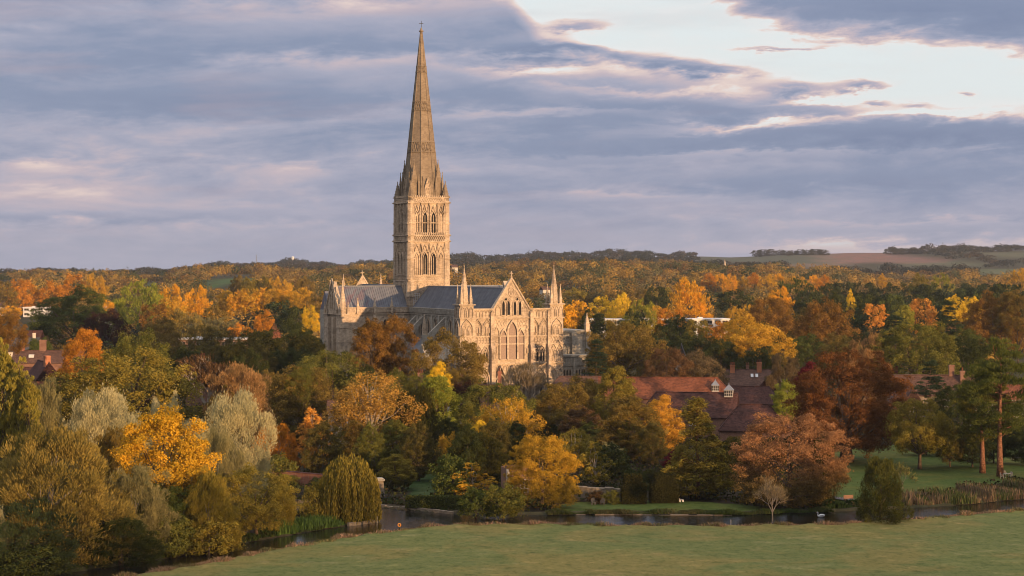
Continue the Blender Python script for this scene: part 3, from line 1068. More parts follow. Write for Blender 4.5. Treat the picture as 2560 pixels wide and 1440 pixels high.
for a in (-22.6, -16.4, -10.2):
    arch_ring(orn, FT, a, 4.4, 15.8, 20.0, 23.6, 0.25, 0, 0.26)
    arch_ring(orn, FT, a, 4.8, 11.5, 12.8, 14.9, 0.25, 0, 0.28)
part(orn, 'transept_arcading', 'stone')
for a in (-23.6, -17.4, -11.2):
    window(FT, a - 0.1, 1.05, 15.9, 19.4, 20.9)
    window(FT, a + 1.75, 1.35, 15.9, 21.2, 22.9)
    for k in (-1.3, 0.2, 1.7):
        window(FT, a + k + 0.7, 1.0, 11.5, 13.0, 14.1, 'glass', 0.16)
    window(FT, a, 1.2, 4.0, 8.0, 9.8)
    window(FT, a + 1.9, 1.2, 4.0, 8.0, 9.8)
for a in (-19.4, -13.4, -25.3):
    pinnacle(-HT - 0.3, -a, 24.7, 27.0, 29.6, 0.8, crock=False)
FNT = Face((0, 31.0, 0), (-1, 0, 0), (0, 1, 0))            # north end
orn = MB()
for z in (11.0, 15.2, 24.3):
    plate(orn, FNT, -6.9, 6.9, z, z + 0.35, 0, 0.7)
gablet(orn, FNT, 0, 15.4, 24.9, 36.3, 0.55, 0.55, 0.85)
for a in (-2.4, 2.4):
    plate(orn, FNT, a - 0.7, a + 0.7, 0, 23.5, 0, 1.5)
    arch_ring(orn, FNT, a * 0 + a / 2, 1.6, 26.0, 29.5, 31.2, 0.2, 0.55, 0.85)
ring(orn, FNT, 0, 32.2, 0.6, 0.9, 0.55, 0.85, 10)
for k in range(5):
    for sg in (-1, 1):
        t = (k + 1) / 6
        plate(orn, FNT, sg * 7.6 * (1 - t) - 0.18, sg * 7.6 * (1 - t) + 0.18, 25 + 11.2 * t, 26.0 + 11.2 * t, 0.2, 0.6)
part(orn, 'transept_gable_ornament', 'stone')
for a in (-4.6, 0, 4.6):
    for da in (-0.7, 0.7):
        window(FNT, a + da, 1.0, 16, 20.6, 22.4)
        window(FNT, a + da, 1.0, 4.5, 8.6, 10.2)
for cx, cyy in ((-HT + 0.8, 30.2), (HT - 0.8, 30.2), (-HT + 0.8, -30.2)):
    mb = MB()
    mb.box(cx - 1.65, cx + 1.65, cyy - 1.65, cyy + 1.65, 0, 24.3)
    mb.box(cx - 1.9, cx + 1.9, cyy - 1.9, cyy + 1.9, 24.3, 24.7)
    for z in (11.0, 15.2, 20.0):
        mb.box(cx - 1.8, cx + 1.8, cyy - 1.8, cyy + 1.8, z, z + 0.3)
    part(mb, 'stair_turret', 'stone')
    pinnacle(cx, cyy, 24.7, 25.8, 35.4, 2.5, 'turret_spire', 'stone', 8, math.pi / 8)
    for dx in (-1, 1):
        for dy in (-1, 1):
            pinnacle(cx + dx * 1.4, cyy + dy * 1.4, 24.7, 25.9, 28.2, 0.6, 'pinnacle', 'stone', crock=False)
# white louvred shutter at the foot of the tower, over the valley between two roofs
mb = MB()
for i in range(4):
    mb.box(-HT - 0.16 - 0.12, -HT - 0.16, 3.4 + i * 0.72, 3.48 + i * 0.72, 26.5, 31.2)
for i in range(7):
    mb.box(-HT - 0.14 - 0.12, -HT - 0.14, 3.4, 5.64, 26.5 + i * 0.78, 26.58 + i * 0.78)
part(mb, 'louvre_panel', 'white')

# ---- west front
XW = -75.6
FF = Face((XW, 0, 0), (0, -1, 0), (-1, 0, 0))
mb = MB()
plate(mb, FF, -12.6, 12.6, 0, 27.2, -2.6, 0.0)
poly_plate(mb, FF, [(-6.1, 27.0), (6.1, 27.0), (6.1, 27.6), (0, 36.6), (-6.1, 27.6)], -1.6, 0.02)
front = part(mb, 'west_front', 'stone')
orn = MB()
for z, pr in ((10.7, 0.5), (16.6, 0.35), (19.0, 0.4), (24.5, 0.5)):
    plate(orn, FF, -12.7, 12.7, z, z + 0.38, 0, pr)
for s0, s1 in ((-12.7, -6.1), (6.1, 12.7)):
    plate(orn, FF, s0, s1, 27.2, 27.6, -0.6, 0.45)
    n_ = 6
    for i in range(n_):
        a = s0 + 0.75 + i * (s1 - s0 - 1.4) / (n_ - 1)
        arch_ring(orn, FF, a, 0.78, 25.0, 26.2, 26.9, 0.1, 0, 0.24)
        plate(orn, FF, a - 0.05 + 0.52, a + 0.05 + 0.52, 25.0, 26.4, 0, 0.3)
    for a in ((s0 + s1) / 2 - 1.7, (s0 + s1) / 2 + 1.45):
        arch_ring(orn, FF, a, 2.6, 19.5, 21.6, 24.1, 0.24, 0, 0.42)
        arch_ring(orn, FF, a, 2.0, 19.5, 21.6, 23.5, 0.13, 0, 0.22)
        plate(orn, FF, a - 0.08, a + 0.08, 19.5, 21.9, 0, 0.18)
    lozenges(orn, FF, s0 + 0.4, s1 - 0.3, 16.98, 18.98, 6, 0.16, 0, 0.2)
    for i in range(6):
        ring(orn, FF, s0 + 0.9 + i * 1.0, 18.0, 0.26, 0.42, 0, 0.22, 8)
    for i in range(8):
        arch_ring(orn, FF, s0 + 0.6 + i * 0.78, 0.5, 19.4, 19.9, 20.3, 0.07, 0, 0.3)
    c = (s0 + s1) / 2 - 0.25
    arch_ring(orn, FF, c, 4.0, 0.0, 6.2, 9.7, 0.45, 0, 0.7)
    arch_ring(orn, FF, c, 3.2, 0.0, 6.2, 8.9, 0.2, 0, 0.35)
    ring(orn, FF, c, 7.4, 0.45, 0.7, 0, 0.3, 8)
    for i in range(8):
        arch_ring(orn, FF, s0 + 0.6 + i * 0.78, 0.55, 9.9, 10.2, 10.6, 0.07, 0, 0.2)
    for k in (-1.05, 1.05):
        arch_ring(orn, FF, c + k, 1.9, 11.5, 13.9, 16.1, 0.22, 0, 0.48)
        ring(orn, FF, c + k, 15.0, 0.26, 0.42, 0, 0.3, 8)
# central bay
arch_ring(orn, FF, 0.25, 2.75, 12.2, 20.4, 23.5, 0.5, 0, 0.62)
for a in (-2.65, 3.15):
    arch_ring(orn, FF, a, 1.95, 12.2, 18.6, 21.0, 0.42, 0, 0.5)
arch_ring(orn, FF, -4.85, 1.3, 12.4, 20.0, 21.8, 0.22, 0, 0.3)
arch_ring(orn, FF, 5.3, 1.2, 12.4, 20.0, 21.8, 0.22, 0, 0.3)
for s0, s1, z0, z1 in ((-5.0, -1.9, 21.9, 24.0), (2.3, 5.2, 21.9, 24.0)):
    lozenges(orn, FF, s0, s1, z0, z1, 3, 0.15, 0, 0.16)
strip_plate(orn, FF, [(-1.6, 22.6), (-1.6, 24.2), (2.1, 24.2), (2.1, 22.6)], [(-1.8, 22.6), (-1.8, 24.4), (2.3, 24.4), (2.3, 22.6)], 0, 0.2)
for i in range(14):
    arch_ring(orn, FF, -5.3 + i * 0.81, 0.55, 8.6, 9.6, 10.3, 0.08, 0, 0.22)
for a in (-3.9, 0.0, 3.9):
    gablet(orn, FF, a, 3.7, 6.2, 10.4, 0.35, 0, 1.6)
    arch_ring(orn, FF, a, 2.4, 0, 5.0, 7.4, 0.35, 0, 1.5)
# gable
gablet(orn, FF, 0, 12.9, 27.2, 37.2, 0.5, 0.02, 0.4)
gablet(orn, FF, 0, 9.9, 27.6, 35.2, 0.2, 0.02, 0.2)
ring(orn, FF, 0, 32.6, 0.85, 1.1, 0.02, 0.35, 12, 1.35)
ring(orn, FF, 0, 32.6, 0.42, 0.58, 0.02, 0.3, 8, 1.2)
for a in (-1.87, 1.87):
    arch_ring(orn, FF, a, 2.9, 25.3, 28.8, 31.2, 0.14, 0.02, 0.26)
    ring(orn, FF, a, 30.35, 0.5, 0.68, 0.02, 0.3, 4)
for a in (-4.4, 4.4):
    arch_ring(orn, FF, a, 1.5, 25.3, 27.0, 28.4, 0.16, 0.02, 0.3)
bar(orn, FF, (0, 29.9), (-1.9, 32.2), 0.14, 0.02, 0.2)
bar(orn, FF, (0, 29.9), (1.9, 32.2), 0.14, 0.02, 0.2)
plate(orn, FF, -0.12, 0.12, 37.0, 38.9, -0.2, 0.1)
plate(orn, FF, -0.55, 0.55, 38.1, 38.32, -0.18, 0.08)
part(orn, 'front_arcading', 'stone', front)
# buttresses
for a, w, dd in ((-6.5, 1.35, 1.7), (6.55, 1.35, 1.7), (-12.4, 0.9, 1.3), (12.2, 0.9, 1.5)):
    mb = MB()
    plate(mb, FF, a - w / 2, a + w / 2, 0, 15.2, 0, dd)
    poly_plate(mb, Face((XW, -a, 0), (-1, 0, 0), (0, -1, 0)), [(0, 15.2), (dd, 15.2), (dd * 0.55, 17.0), (0, 17.0)], -w / 2, w / 2)
    plate(mb, FF, a - w / 2 + 0.06, a + w / 2 - 0.06, 17.0, 26.6, 0, dd * 0.55)
    gablet(mb, FF, a, w + 0.3, 25.4, 27.3, 0.2, dd * 0.5, dd * 0.62)
    arch_ring(mb, FF, a, 0.7, 12.0, 13.6, 14.6, 0.12, dd, dd + 0.16)
    part(mb, 'buttress', 'stone', front)
# square end turrets with their spirelets
for sg in (-1, 1):
    c = sg * 14.85
    mb = MB()
    FTt = Face((XW - 0.7, 0, 0), (0, -1, 0), (-1, 0, 0))
    plate(mb, FTt, c - 2.15, c + 2.15, 0, 28.6, -4.4, 0)
    for z, pr in ((3.5, 0.3), (10.7, 0.32), (16.6, 0.25), (19.0, 0.28), (24.5, 0.35), (28.6, 0.5)):
        plate(mb, FTt, c - 2.15 - pr, c + 2.15 + pr, z, z + 0.38, -4.4 - pr, pr)
    tur = part(mb, 'corner_turret', 'stone')
    orn = MB()
    sides = [FTt]
    if sg < 0:
        sides.append(Face((XW - 0.7 + 2.2, 17.0, 0), (-1, 0, 0), (0, 1, 0)))
    for Fs in sides:
        cc_ = c if Fs is FTt else 0.0
        for a in (-1.35, 0, 1.35):
            arch_ring(orn, Fs, cc_ + a, 1.0, 25.0, 26.9, 28.0, 0.13, 0, 0.26)
        arch_ring(orn, Fs, cc_, 3.3, 19.5, 21.6, 24.2, 0.24, 0, 0.4)
        for a in (-0.8, 0.8):
            arch_ring(orn, Fs, cc_ + a, 1.1, 19.5, 21.2, 22.4, 0.14, 0, 0.24)
        disc(orn, Fs, cc_, 23.0, 0.26, 0, 0.1, 4)
        lozenges(orn, Fs, cc_ - 1.9, cc_ + 1.9, 16.98, 18.98, 4, 0.15, 0, 0.18)
        for a in (-1.0, 1.0):
            for z0 in (11.3, 4.2):
                arch_ring(orn, Fs, cc_ + a, 1.7, z0, z0 + 3.0, z0 + 5.0, 0.18, 0, 0.34)
                for b in (-0.42, 0.42):
                    arch_ring(orn, Fs, cc_ + a + b, 0.6, z0, z0 + 2.6, z0 + 3.5, 0.1, 0, 0.22)
    part(orn, 'turret_arcading', 'stone', tur)
    q0 = FTt.p(c, 0, -2.2)
    pinnacle(q0.x, q0.y, 28.9, 29.6, 40.4, 2.9, 'turret_spire', 'stone', 8, math.pi / 8)
    for da in (-1.5, 1.5):
        for db in (-0.7, -3.7):
            q1 = FTt.p(c + da, 0, db)
            pinnacle(q1.x, q1.y, 28.9, 30.4, 34.6, 0.85, 'pinnacle', 'stone', crock=False)
# windows of the front
window(FF, 0.25, 2.75, 12.2, 20.4, 23.5, 'glass_warm', 0.2, 0.4)
for a in (-2.65, 3.15):
    window(FF, a, 1.95, 12.2, 18.6, 21.0, 'glass_warm', 0.18, 0.36)
for a in (-2.75, -1.05, 1.05, 2.75):
    window(FF, a, 0.86, 25.6, 28.6, 29.9, 'glass', 0.16, 0.34, 0.02)
for a in (-1.87, 1.87):
    g = MB()
    disc(g, FF, a, 30.35, 0.5, 0.0, 0.06, 4)
    part(g, 'lozenge_window', 'glass')
for c in (-9.65, 9.15):
    for k in (-1.05, 1.05):
        for b in (-0.42, 0.42):
            window(FF, c + k + b, 0.66, 11.5, 13.6, 14.5, 'glass', 0.1, 0.3)
        g = MB()
        disc(g, FF, c + k, 15.0, 0.27, 0.0, 0.06, 8)
        part(g, 'roundel_window', 'glass')
    for k in (-0.82, 0.82):
        fr = MB()
        arch_ring(fr, FF, c + k, 1.3, 0.0, 4.6, 6.2, 0.18, 0, 0.3)
        dr_ = part(fr, 'doorway', 'stone')
        g = MB()
        arch_fill(g, FF, c + k, 1.3, 0.0, 4.6, 6.2, 0.0, 0.05)
        part(g, 'door', M['iron'], dr_)
# statues in the niches, one carved figure copied
sm = MB()
prev = None
prof = [(0.0, 0.30), (0.25, 0.32), (0.8, 0.27), (1.2, 0.30), (1.42, 0.26), (1.5, 0.11), (1.56, 0.10), (1.66, 0.15), (1.8, 0.13), (1.9, 0.03)]
k0 = 8
vs, fs = [], []
for z, r in prof:
    for i in range(k0):
        t = 2 * math.pi * i / k0
        vs.append((r * math.cos(t) * 0.8, r * math.sin(t), z))
for j in range(len(prof) - 1):
    for i in range(k0):
        fs.append((j * k0 + i, j * k0 + (i + 1) % k0, (j + 1) * k0 + (i + 1) % k0, (j + 1) * k0 + i))
sm.add(vs, fs)
st0 = part(sm, 'statue', 'stone')
spots = []
for s0, s1 in ((-12.7, -6.1), (6.1, 12.7)):
    m_ = (s0 + s1) / 2
    spots += [(m_ - 2.1, 20.3, 0.22), (m_ - 1.2, 20.3, 0.22), (m_ + 1.0, 20.3, 0.22), (m_ + 1.9, 20.3, 0.22), (m_, 25.0, 0.15)]
for sg in (-1, 1):
    c = sg * 14.85
    spots += [(c - 0.8, 19.6, 0.85), (c + 0.8, 19.6, 0.85), (c, 25.1, 0.85)]
    for z0 in (11.4, 4.3):
        for b in (-1.42, -0.58, 0.58, 1.42):
            spots.append((c + b, z0, 0.82))
spots += [(-4.85, 14, 0.2), (5.3, 14, 0.2), (0, 31.6, 0.15), (-6.5, 12.2, 1.8), (6.55, 12.2, 1.8)]
for i, (a, z, dd) in enumerate(spots):
    o = st0 if i == 0 else st0.copy()
    if i:
        COL.objects.link(o)
    o.location = FF.p(a, z, dd)

# ---- low ranges beside the front
mb = MB()
mb.box(-72.0, -30, -30.5, -13.2, 0, 12.4)
mb.box(-66.0, -40, -31.0, -17.2, 12.4, 19.6)
mb.box(-72.4, -30, -30.9, -13.1, 12.4, 12.9)
mb.box(-66.3, -40, -31.3, -17.0, 19.6, 20.3)
FC = Face((-72.0, 0, 0), (0, -1, 0), (-1, 0, 0))
FC2 = Face((-66.0, 0, 0), (0, -1, 0), (-1, 0, 0))
clo = part(mb, 'cloister', 'stone_grey')
orn = MB()
for z in (4.2, 9.6):
    plate(orn, FC, 13.2, 30.5, z, z + 0.3, 0, 0.3)
for i in range(22):
    plate(orn, FC, 17.4 + i * 0.6, 17.62 + i * 0.6, 10.1, 12.2, 0, 0.16)
for a in (17.9, 22.6, 27.4):
    plate(orn, FC, a - 0.3, a + 0.3, 0, 11.8, 0, 0.6)
for i in range(20):
    plate(orn, FC2, 17.8 + i * 0.65, 18.1 + i * 0.65, 17.6, 18.1, 0, 0.2)
plate(orn, FC2, 17.2, 31, 18.1, 18.4, 0, 0.3)
arch_ring(orn, FC2, 21.0, 4.6, 12.9, 14.0, 17.2, 0.3, 0, 0.3)
for a in (25.2, 29.9):
    plate(orn, FC2, a - 0.8, a + 0.8, 12.9, 19.6, 0, 1.2)
plate(orn, FC2, 25.2, 31.2, 12.9, 19.0, 0.0, 0.75)
part(orn, 'cloister_mouldings', 'stone_grey', clo)
for a in (19.3, 20.3, 21.3, 23.6, 24.5, 25.4, 26.3, 28.4, 29.3):
    window(FC, a, 0.5, 5.2, 7.9, 8.5, 'glass', 0.14, 0.22)
g = MB()
disc(g, FC2, 20.6, 14.2, 1.05, 0.0, 0.06, 12)
part(g, 'rose_window', 'glass', clo)
pq = FC2.p(29.9, 0, 0.3)
pinnacle(pq.x, pq.y, 19.5, 22.0, 25.4, 1.3)
pq = FC2.p(23.0, 0, -6)
pinnacle(pq.x, pq.y, 19.5, 21.0, 23.2, 0.9)
mb = MB()
plate(mb, FC, 17.0, 34, 0, 4.0, 0, 3.2)
plate(mb, FC, 16.9, 34.2, 4.0, 4.3, 0, 3.5)
part(mb, 'porch_range', 'stone', clo)

# ------------------------------------------------------------------ trees
def unit(v):
    return v / np.maximum(np.linalg.norm(v, axis=1, keepdims=True), 1e-9)


PROF = {
    'round': lambda t: np.sqrt(np.clip(1 - ((t - 0.42) / 0.60) ** 2, 0, 1)),
    'oval': lambda t: np.clip(np.sin(np.pi * np.clip(t, 0, 1) ** 0.8), 0, 1) ** 0.65,
    'mound': lambda t: np.sqrt(np.clip(1 - (t / 1.02) ** 2.4, 0, 1)),
    'cone': lambda t: np.clip(1.05 - t, 0, 1) ** 0.8 * np.clip(t * 6 + 0.3, 0, 1),
    'column': lambda t: np.clip(np.sin(np.pi * (0.06 + 0.94 * np.clip(t, 0, 1) ** 0.75)), 0, 1) ** 0.6,
    'umbrella': lambda t: np.sqrt(np.clip(1 - ((t - 0.30) / 0.72) ** 2, 0, 1)),
    'vase': lambda t: np.clip(0.30 + 0.95 * t, 0, 1) * np.sqrt(np.clip(1 - (np.clip(t - 0.55, 0, 1) / 0.47) ** 2, 0, 1)),
}


def leaf_quads(rng, pos, nrm, ln, wd, axis=None):
    """diamond leaves; ln, wd half sizes"""
    n = len(pos)
    if axis is None:
        a = rng.normal(size=(n, 3))
    else:
        a = axis
    t1 = unit(np.cross(nrm, a)) if axis is None else unit(axis)
    t2 = unit(np.cross(nrm, t1))
    ln = np.asarray(ln).reshape(-1, 1)
    wd = np.asarray(wd).reshape(-1, 1)
    V = np.stack([pos - t1 * ln, pos + t2 * wd, pos + t1 * ln, pos - t2 * wd], 1).reshape(-1, 3)
    return V


def clumps(rng, prof, n, R, H, zb, fill=0.42, lump=0.16):
    f = PROF[prof]
    out = []
    ph = rng.uniform(0, 6.28, 4)
    while len(out) < n:
        t = rng.uniform(0.0, 1.0)
        r = float(f(np.array([t]))[0])
        if rng.uniform() > 0.18 + 0.82 * r:
            continue
        az = rng.uniform(0, 2 * math.pi)
        wob = 1 + lump * math.sin(2 * az + ph[0] + 2.2 * t) + lump * 0.8 * math.sin(3 * az + ph[1] - 3 * t)
        rr = r * R * wob * (1 - fill * rng.uniform() ** 1.6)
        zz_ = zb + t * (H - zb)
        if rng.uniform() < 0.14:                           # a bough that outgrows its neighbours
            rr *= rng.uniform(1.05, 1.20)
            zz_ = zb + (zz_ - zb) * rng.uniform(1.0, 1.05)
        out.append((rr * math.cos(az), rr * math.sin(az), zz_))
    return np.array(out)


def make_crown(seed, prof='round', R=7.0, H=16.0, zb=2.0, nc=80, n=14000, rc=1.5, leaf=0.26, asp=0.7, mode='leaf', flat=0.8, up=0.35, fill=0.42, lump=0.14, shell=0.10):
    rng = np.random.default_rng(seed)
    C = clumps(rng, prof, nc, R, H, zb, fill, lump)
    # each bough carries several smaller sprays of leaves
    ctint = rng.uniform(0, 1, nc)
    sub = 5
    big = rc * rng.uniform(0.7, 1.3, nc)
    C0 = C
    off = unit(rng.normal(size=(nc * sub, 3)) + np.array([0, 0, 0.25])) * np.repeat(big, sub)[:, None] * rng.uniform(0.25, 0.95, (nc * sub, 1))
    off[:, 2] *= min(1.0, flat * 1.1)
    C = np.repeat(C, sub, 0) + off
    ctint = np.clip(0.6 * np.repeat(ctint, sub) + 0.5 * rng.uniform(-0.2, 1, nc * sub), 0, 1)
    rcs = 0.52 * np.repeat(big, sub) * rng.uniform(0.6, 1.4, nc * sub)
    nc = nc * sub
    w = rcs ** 2
    ci = rng.choice(nc, n, p=w / w.sum())
    outd = C.copy()
    outd[:, 2] = (C[:, 2] - (zb + 0.35 * (H - zb))) * 0.8
    outd = unit(outd)
    d = unit(rng.normal(size=(n, 3)) + outd[ci] * 0.55 + np.array([0, 0, up]))
    rad = rcs[ci] * (0.45 + 0.55 * rng.uniform(size=n) ** 0.6)
    pos = C[ci] + d * rad[:, None] * np.array([1, 1, flat])
    st_ = rng.uniform(size=n) < 0.07                       # stray shoots beyond the outline
    pos[st_] += outd[ci[st_]] * rng.uniform(0.1, 0.9, (st_.sum(), 1)) * rc * 0.55
    m_ = int(n * shell)
    if m_:                                                 # leaves filling the skin of the crown between the boughs
        S_ = clumps(rng, prof, m_, R * 0.97, H * 0.985, zb, 0.12, lump)
        pos[:m_] = S_ + rng.normal(size=(m_, 3)) * 0.22
        o_ = S_.copy()
        o_[:, 2] = (S_[:, 2] - (zb + 0.35 * (H - zb))) * 0.8
        d[:m_] = unit(unit(o_) + rng.normal(size=(m_, 3)) * 0.35)
    if mode == 'spray':                                    # upswept shoots of narrow leaves
        ax = unit(d * 0.75 + outd[ci] * 0.5 + np.array([0, 0, 0.75]) + rng.normal(size=(n, 3)) * 0.22)
        nr = unit(np.cross(ax, rng.normal(size=(n, 3))))
        V = leaf_quads(rng, pos, nr, leaf * 2.0 * rng.uniform(0.6, 1.3, n), leaf * 0.42 * rng.uniform(0.7, 1.3, n), ax)
    elif mode == 'frond':                                  # flat drooping sprays
        ax = unit(np.stack([d[:, 0], d[:, 1], d[:, 2] * 0.2 - 0.25], 1) + rng.normal(size=(n, 3)) * 0.2)
        nr = unit(np.array([0, 0, 1.0]) + rng.normal(size=(n, 3)) * 0.35)
        V = leaf_quads(rng, pos, nr, leaf * 1.5 * rng.uniform(0.6, 1.3, n), leaf * 0.6 * rng.uniform(0.7, 1.3, n), ax)
    else:
        nr = unit(d + rng.normal(size=(n, 3)) * 0.55)
        s = leaf * rng.uniform(0.6, 1.35, n)
        V = leaf_quads(rng, pos, nr, s, s * asp)
    V[:, 2] = np.maximum(V[:, 2], 0.05)
    tint = np.clip(0.62 * ctint[ci] + 0.38 * rng.uniform(size=n), 0, 1)
    return V, tint, np.clip(pos[:, 2] / H, 0, 1), C0, rcs


def crown_mesh(name, V, tint, hgt):
    me = np_mesh(name, V, np.arange(len(V)).reshape(-1, 4))
    face_attr(me, 'tint', tint)
    face_attr(me, 'hgt', hgt)
    me.materials.append(M['leaf'])
    return me


def trunk_mesh(name, seed, C, H, zb, r0=0.38, limbs=16, mat='bark', lean=0.3, top=0.72, kink=0.5, ns=6, lr=0.13, rise=(0.35, 0.62)):
    rng = random.Random(seed)
    mb = MB()
    pts, rad = [], []
    for i in range(7):
        t = i / 6
        pts.append((lean * math.sin(t * 2.4) * rng.uniform(0.5, 1.2) * t, lean * t * rng.uniform(-1, 1), t * H * top - 0.3 * (i == 0)))
        rad.append(r0 * (1.25 if i == 0 else 1.0) * (1 - 0.86 * t))
    mb.tube(pts, rad, 8)
    idx = list(range(len(C)))
    rng.shuffle(idx)
    for k in idx[:limbs]:
        e = C[k]
        z0 = min(max(zb * 0.8, e[2] * rng.uniform(*rise)), H * top * 0.95)
        f = z0 / (H * top)
        s = Vector((pts[0][0] * (1 - f) + pts[-1][0] * f, pts[0][1] * (1 - f) + pts[-1][1] * f, z0))
        e = Vector(e)
        midp = s.lerp(e, 0.5) + Vector((rng.uniform(-kink, kink), rng.uniform(-kink, kink), -0.10 * (e - s).length * rng.uniform(-0.2, 1)))
        rr = max(lr * rng.uniform(0.7, 1.3), 0.05)
        mb.tube([s, s.lerp(midp, 0.6), midp, midp.lerp(e, 0.6), e], [rr * 1.1, rr, rr * 0.75, rr * 0.5, 0.03], ns if ns < 6 else 5, cap=False)
    me = bpy.data.meshes.new(name)
    me.from_pydata(mb.v, [], mb.f)
    me.materials.append(M[mat])
    me.polygons.foreach_set('use_smooth', [True] * len(me.polygons))
    return me


def branching(seed, H, spread=0.62, depth=6, r0=0.22, first=0.22, rmin=0.022, up=0.18, n0=5, shrink=0.76):
    """bare winter branches, thinning to twigs; also returns the twig ends"""
    rng = random.Random(seed)
    mb = MB()
    tips = []

    def grow(p, d, L, r, lv):
        q = p + d * L
        mid = p.lerp(q, 0.5) + Vector((rng.uniform(-1, 1), rng.uniform(-1, 1), rng.uniform(-0.5, 0.5))) * L * 0.06
        mb.tube([p, mid, q], [r, r * 0.85, max(r * 0.68, rmin * 0.8)], 6 if lv < 2 else (4 if lv < 4 else 3), cap=False)
        if lv >= depth or r < rmin:
            tips.append(q)
            return
        k = n0 if lv == 0 else (3 if rng.random() < 0.5 else 2)
        a0 = rng.uniform(0, 6.28)
        for i in range(k):
            ax = d.cross(Vector((0.3, 0.2, 1))).normalized() if abs(d.z) < 0.95 else Vector((1, 0, 0))
            nd = d.copy()
            nd.rotate(Matrix.Rotation(spread * rng.uniform(0.45, 1.1), 3, ax))
            nd.rotate(Matrix.Rotation(a0 + 6.283 * i / k + rng.uniform(-0.5, 0.5), 3, d))
            nd = (nd + Vector((0, 0, up))).normalized()
            grow(q, nd, L * shrink * rng.uniform(0.8, 1.2), r * (0.62 if k > 2 else 0.7), lv + 1)
    grow(Vector((0, 0, -0.2)), Vector((0.02, 0.01, 1)).normalized(), H * first, r0, 0)
    return mb, tips


KIND = {}


def kind(name, obj, cat, variants):
    KIND[name] = dict(obj=obj, cat=cat, var=variants)


def std(name, obj, cat, k, seed0, mat='bark', r0=0.38, limbs=16, top=0.72, lr=0.13, lean=0.3, rise=(0.35, 0.62), **kw):
    vs = []
    for i in range(k):
        V, t, h, C, rcs = make_crown(seed0 + i, **kw)
        tm = trunk_mesh(obj + '_trunk', seed0 + i, C, kw['H'], kw['zb'], r0, limbs, mat, lean, top, lr=lr, rise=rise)
        vs.append((crown_mesh(obj + '_crown', V, t, h), tm, kw['R'], kw['H']))
    kind(name, obj, cat, vs)


# near trees
std('round', 'broadleaf_tree', 'tree', 6, 100, prof='round', R=7, H=16, zb=2.2, nc=115, n=58000, rc=1.7, leaf=0.125, fill=0.36)
std('oval', 'broadleaf_tree', 'tree', 5, 120, prof='oval', R=5, H=17, zb=1.6, nc=110, n=52000, rc=1.4, leaf=0.12, fill=0.36)
std('beech', 'beech_tree', 'tree', 2, 140, r0=0.6, prof='round', R=9, H=16, zb=1.0, nc=190, n=80000, rc=1.75, leaf=0.125, fill=0.30, flat=0.55, up=0.2)
std('willow', 'willow_tree', 'tree', 4, 160, mat='bark_grey', prof='mound', R=8, H=14, zb=0.4, nc=115, n=62000, rc=1.8, leaf=0.125, mode='spray', flat=1.0, up=0.5, lump=0.12)
std('billow', 'willow_tree', 'tree', 3, 170, mat='bark_grey', prof='round', R=7, H=13, zb=0.4, nc=60, n=62000, rc=2.3, leaf=0.11, mode='spray', flat=1.0, up=0.2, fill=0.30, lump=0.12, shell=0.05)
std('fuzzy', 'upright_tree', 'tree', 2, 180, mat='bark_pale', prof='mound', R=6, H=15, zb=0.6, nc=105, n=50000, rc=1.5, leaf=0.12, mode='spray', flat=1.2, up=0.9, limbs=26, lr=0.09)
std('poplar', 'poplar_tree', 'tree', 2, 200, prof='column', R=2.1, H=26, zb=0.8, nc=170, n=44000, rc=0.62, leaf=0.125, mode='spray', flat=1.7, up=1.6, limbs=24, top=0.93, lr=0.07, lump=0.14, shell=0.1)
std('cone', 'conifer_tree', 'tree', 2, 220, mat='bark_pine', prof='cone', R=5, H=18, zb=0.6, nc=170, n=34000, rc=1.25, leaf=0.14, mode='frond', flat=0.55, up=0.0, limbs=34, top=0.95, lr=0.06, rise=(0.8, 0.95), shell=0.1)
std('yew', 'yew_tree', 'tree', 2, 240, prof='mound', R=5, H=10, zb=0.2, nc=120, n=26000, rc=1.2, leaf=0.12, mode='spray', flat=0.9, up=0.2, limbs=6, lump=0.10)
std('cedar', 'cedar_tree', 'tree', 2, 260, prof='cone', R=6.5, H=19, zb=3.0, nc=95, n=30000, rc=1.9, leaf=0.14, mode='frond', flat=0.14, up=0.0, limbs=40, top=0.96, lr=0.08, rise=(0.86, 1.0), fill=0.6, shell=0.0)
std('pine', 'pine_tree', 'tree', 2, 280, mat='bark_pine', r0=0.62, prof='oval', R=6, H=26, zb=7.5, nc=95, n=34000, rc=2.0, leaf=0.14, mode='spray', flat=0.45, up=0.4, limbs=34, top=0.94, lr=0.09, rise=(0.84, 0.98), fill=0.6, lean=0.5, shell=0.0)
std('birch', 'birch_tree', 'tree', 2, 300, mat='bark_pale', r0=0.26, prof='umbrella', R=5.6, H=16, zb=4.0, nc=170, n=26000, rc=1.15, leaf=0.125, flat=1.2, up=-0.2, limbs=58, top=0.88, lr=0.085, fill=0.62, shell=0.12)
std('slim', 'birch_tree', 'tree', 2, 320, mat='bark_pale', r0=0.15, prof='oval', R=2.6, H=12, zb=1.2, nc=70, n=7500, rc=0.75, leaf=0.13, flat=1.0, limbs=30, top=0.95, lr=0.05, fill=0.7, shell=0.0)
std('shrub', 'garden_shrub', 'shrub', 3, 340, r0=0.10, prof='mound', R=2.6, H=3.6, zb=0.1, nc=50, n=9000, rc=0.8, leaf=0.10, limbs=8, lr=0.04)
std('lawn_oak', 'broadleaf_tree', 'tree', 1, 360, r0=0.42, prof='round', R=6.4, H=12.5, zb=3.6, nc=100, n=46000, rc=1.6, leaf=0.12, limbs=24, lr=0.17, fill=0.4)
std('old_beech', 'beech_tree', 'tree', 1, 370, r0=1.25, prof='round', R=10.6, H=23, zb=2.6, nc=230, n=120000, rc=1.9, leaf=0.125, fill=0.30, flat=0.75, limbs=30, lr=0.3)
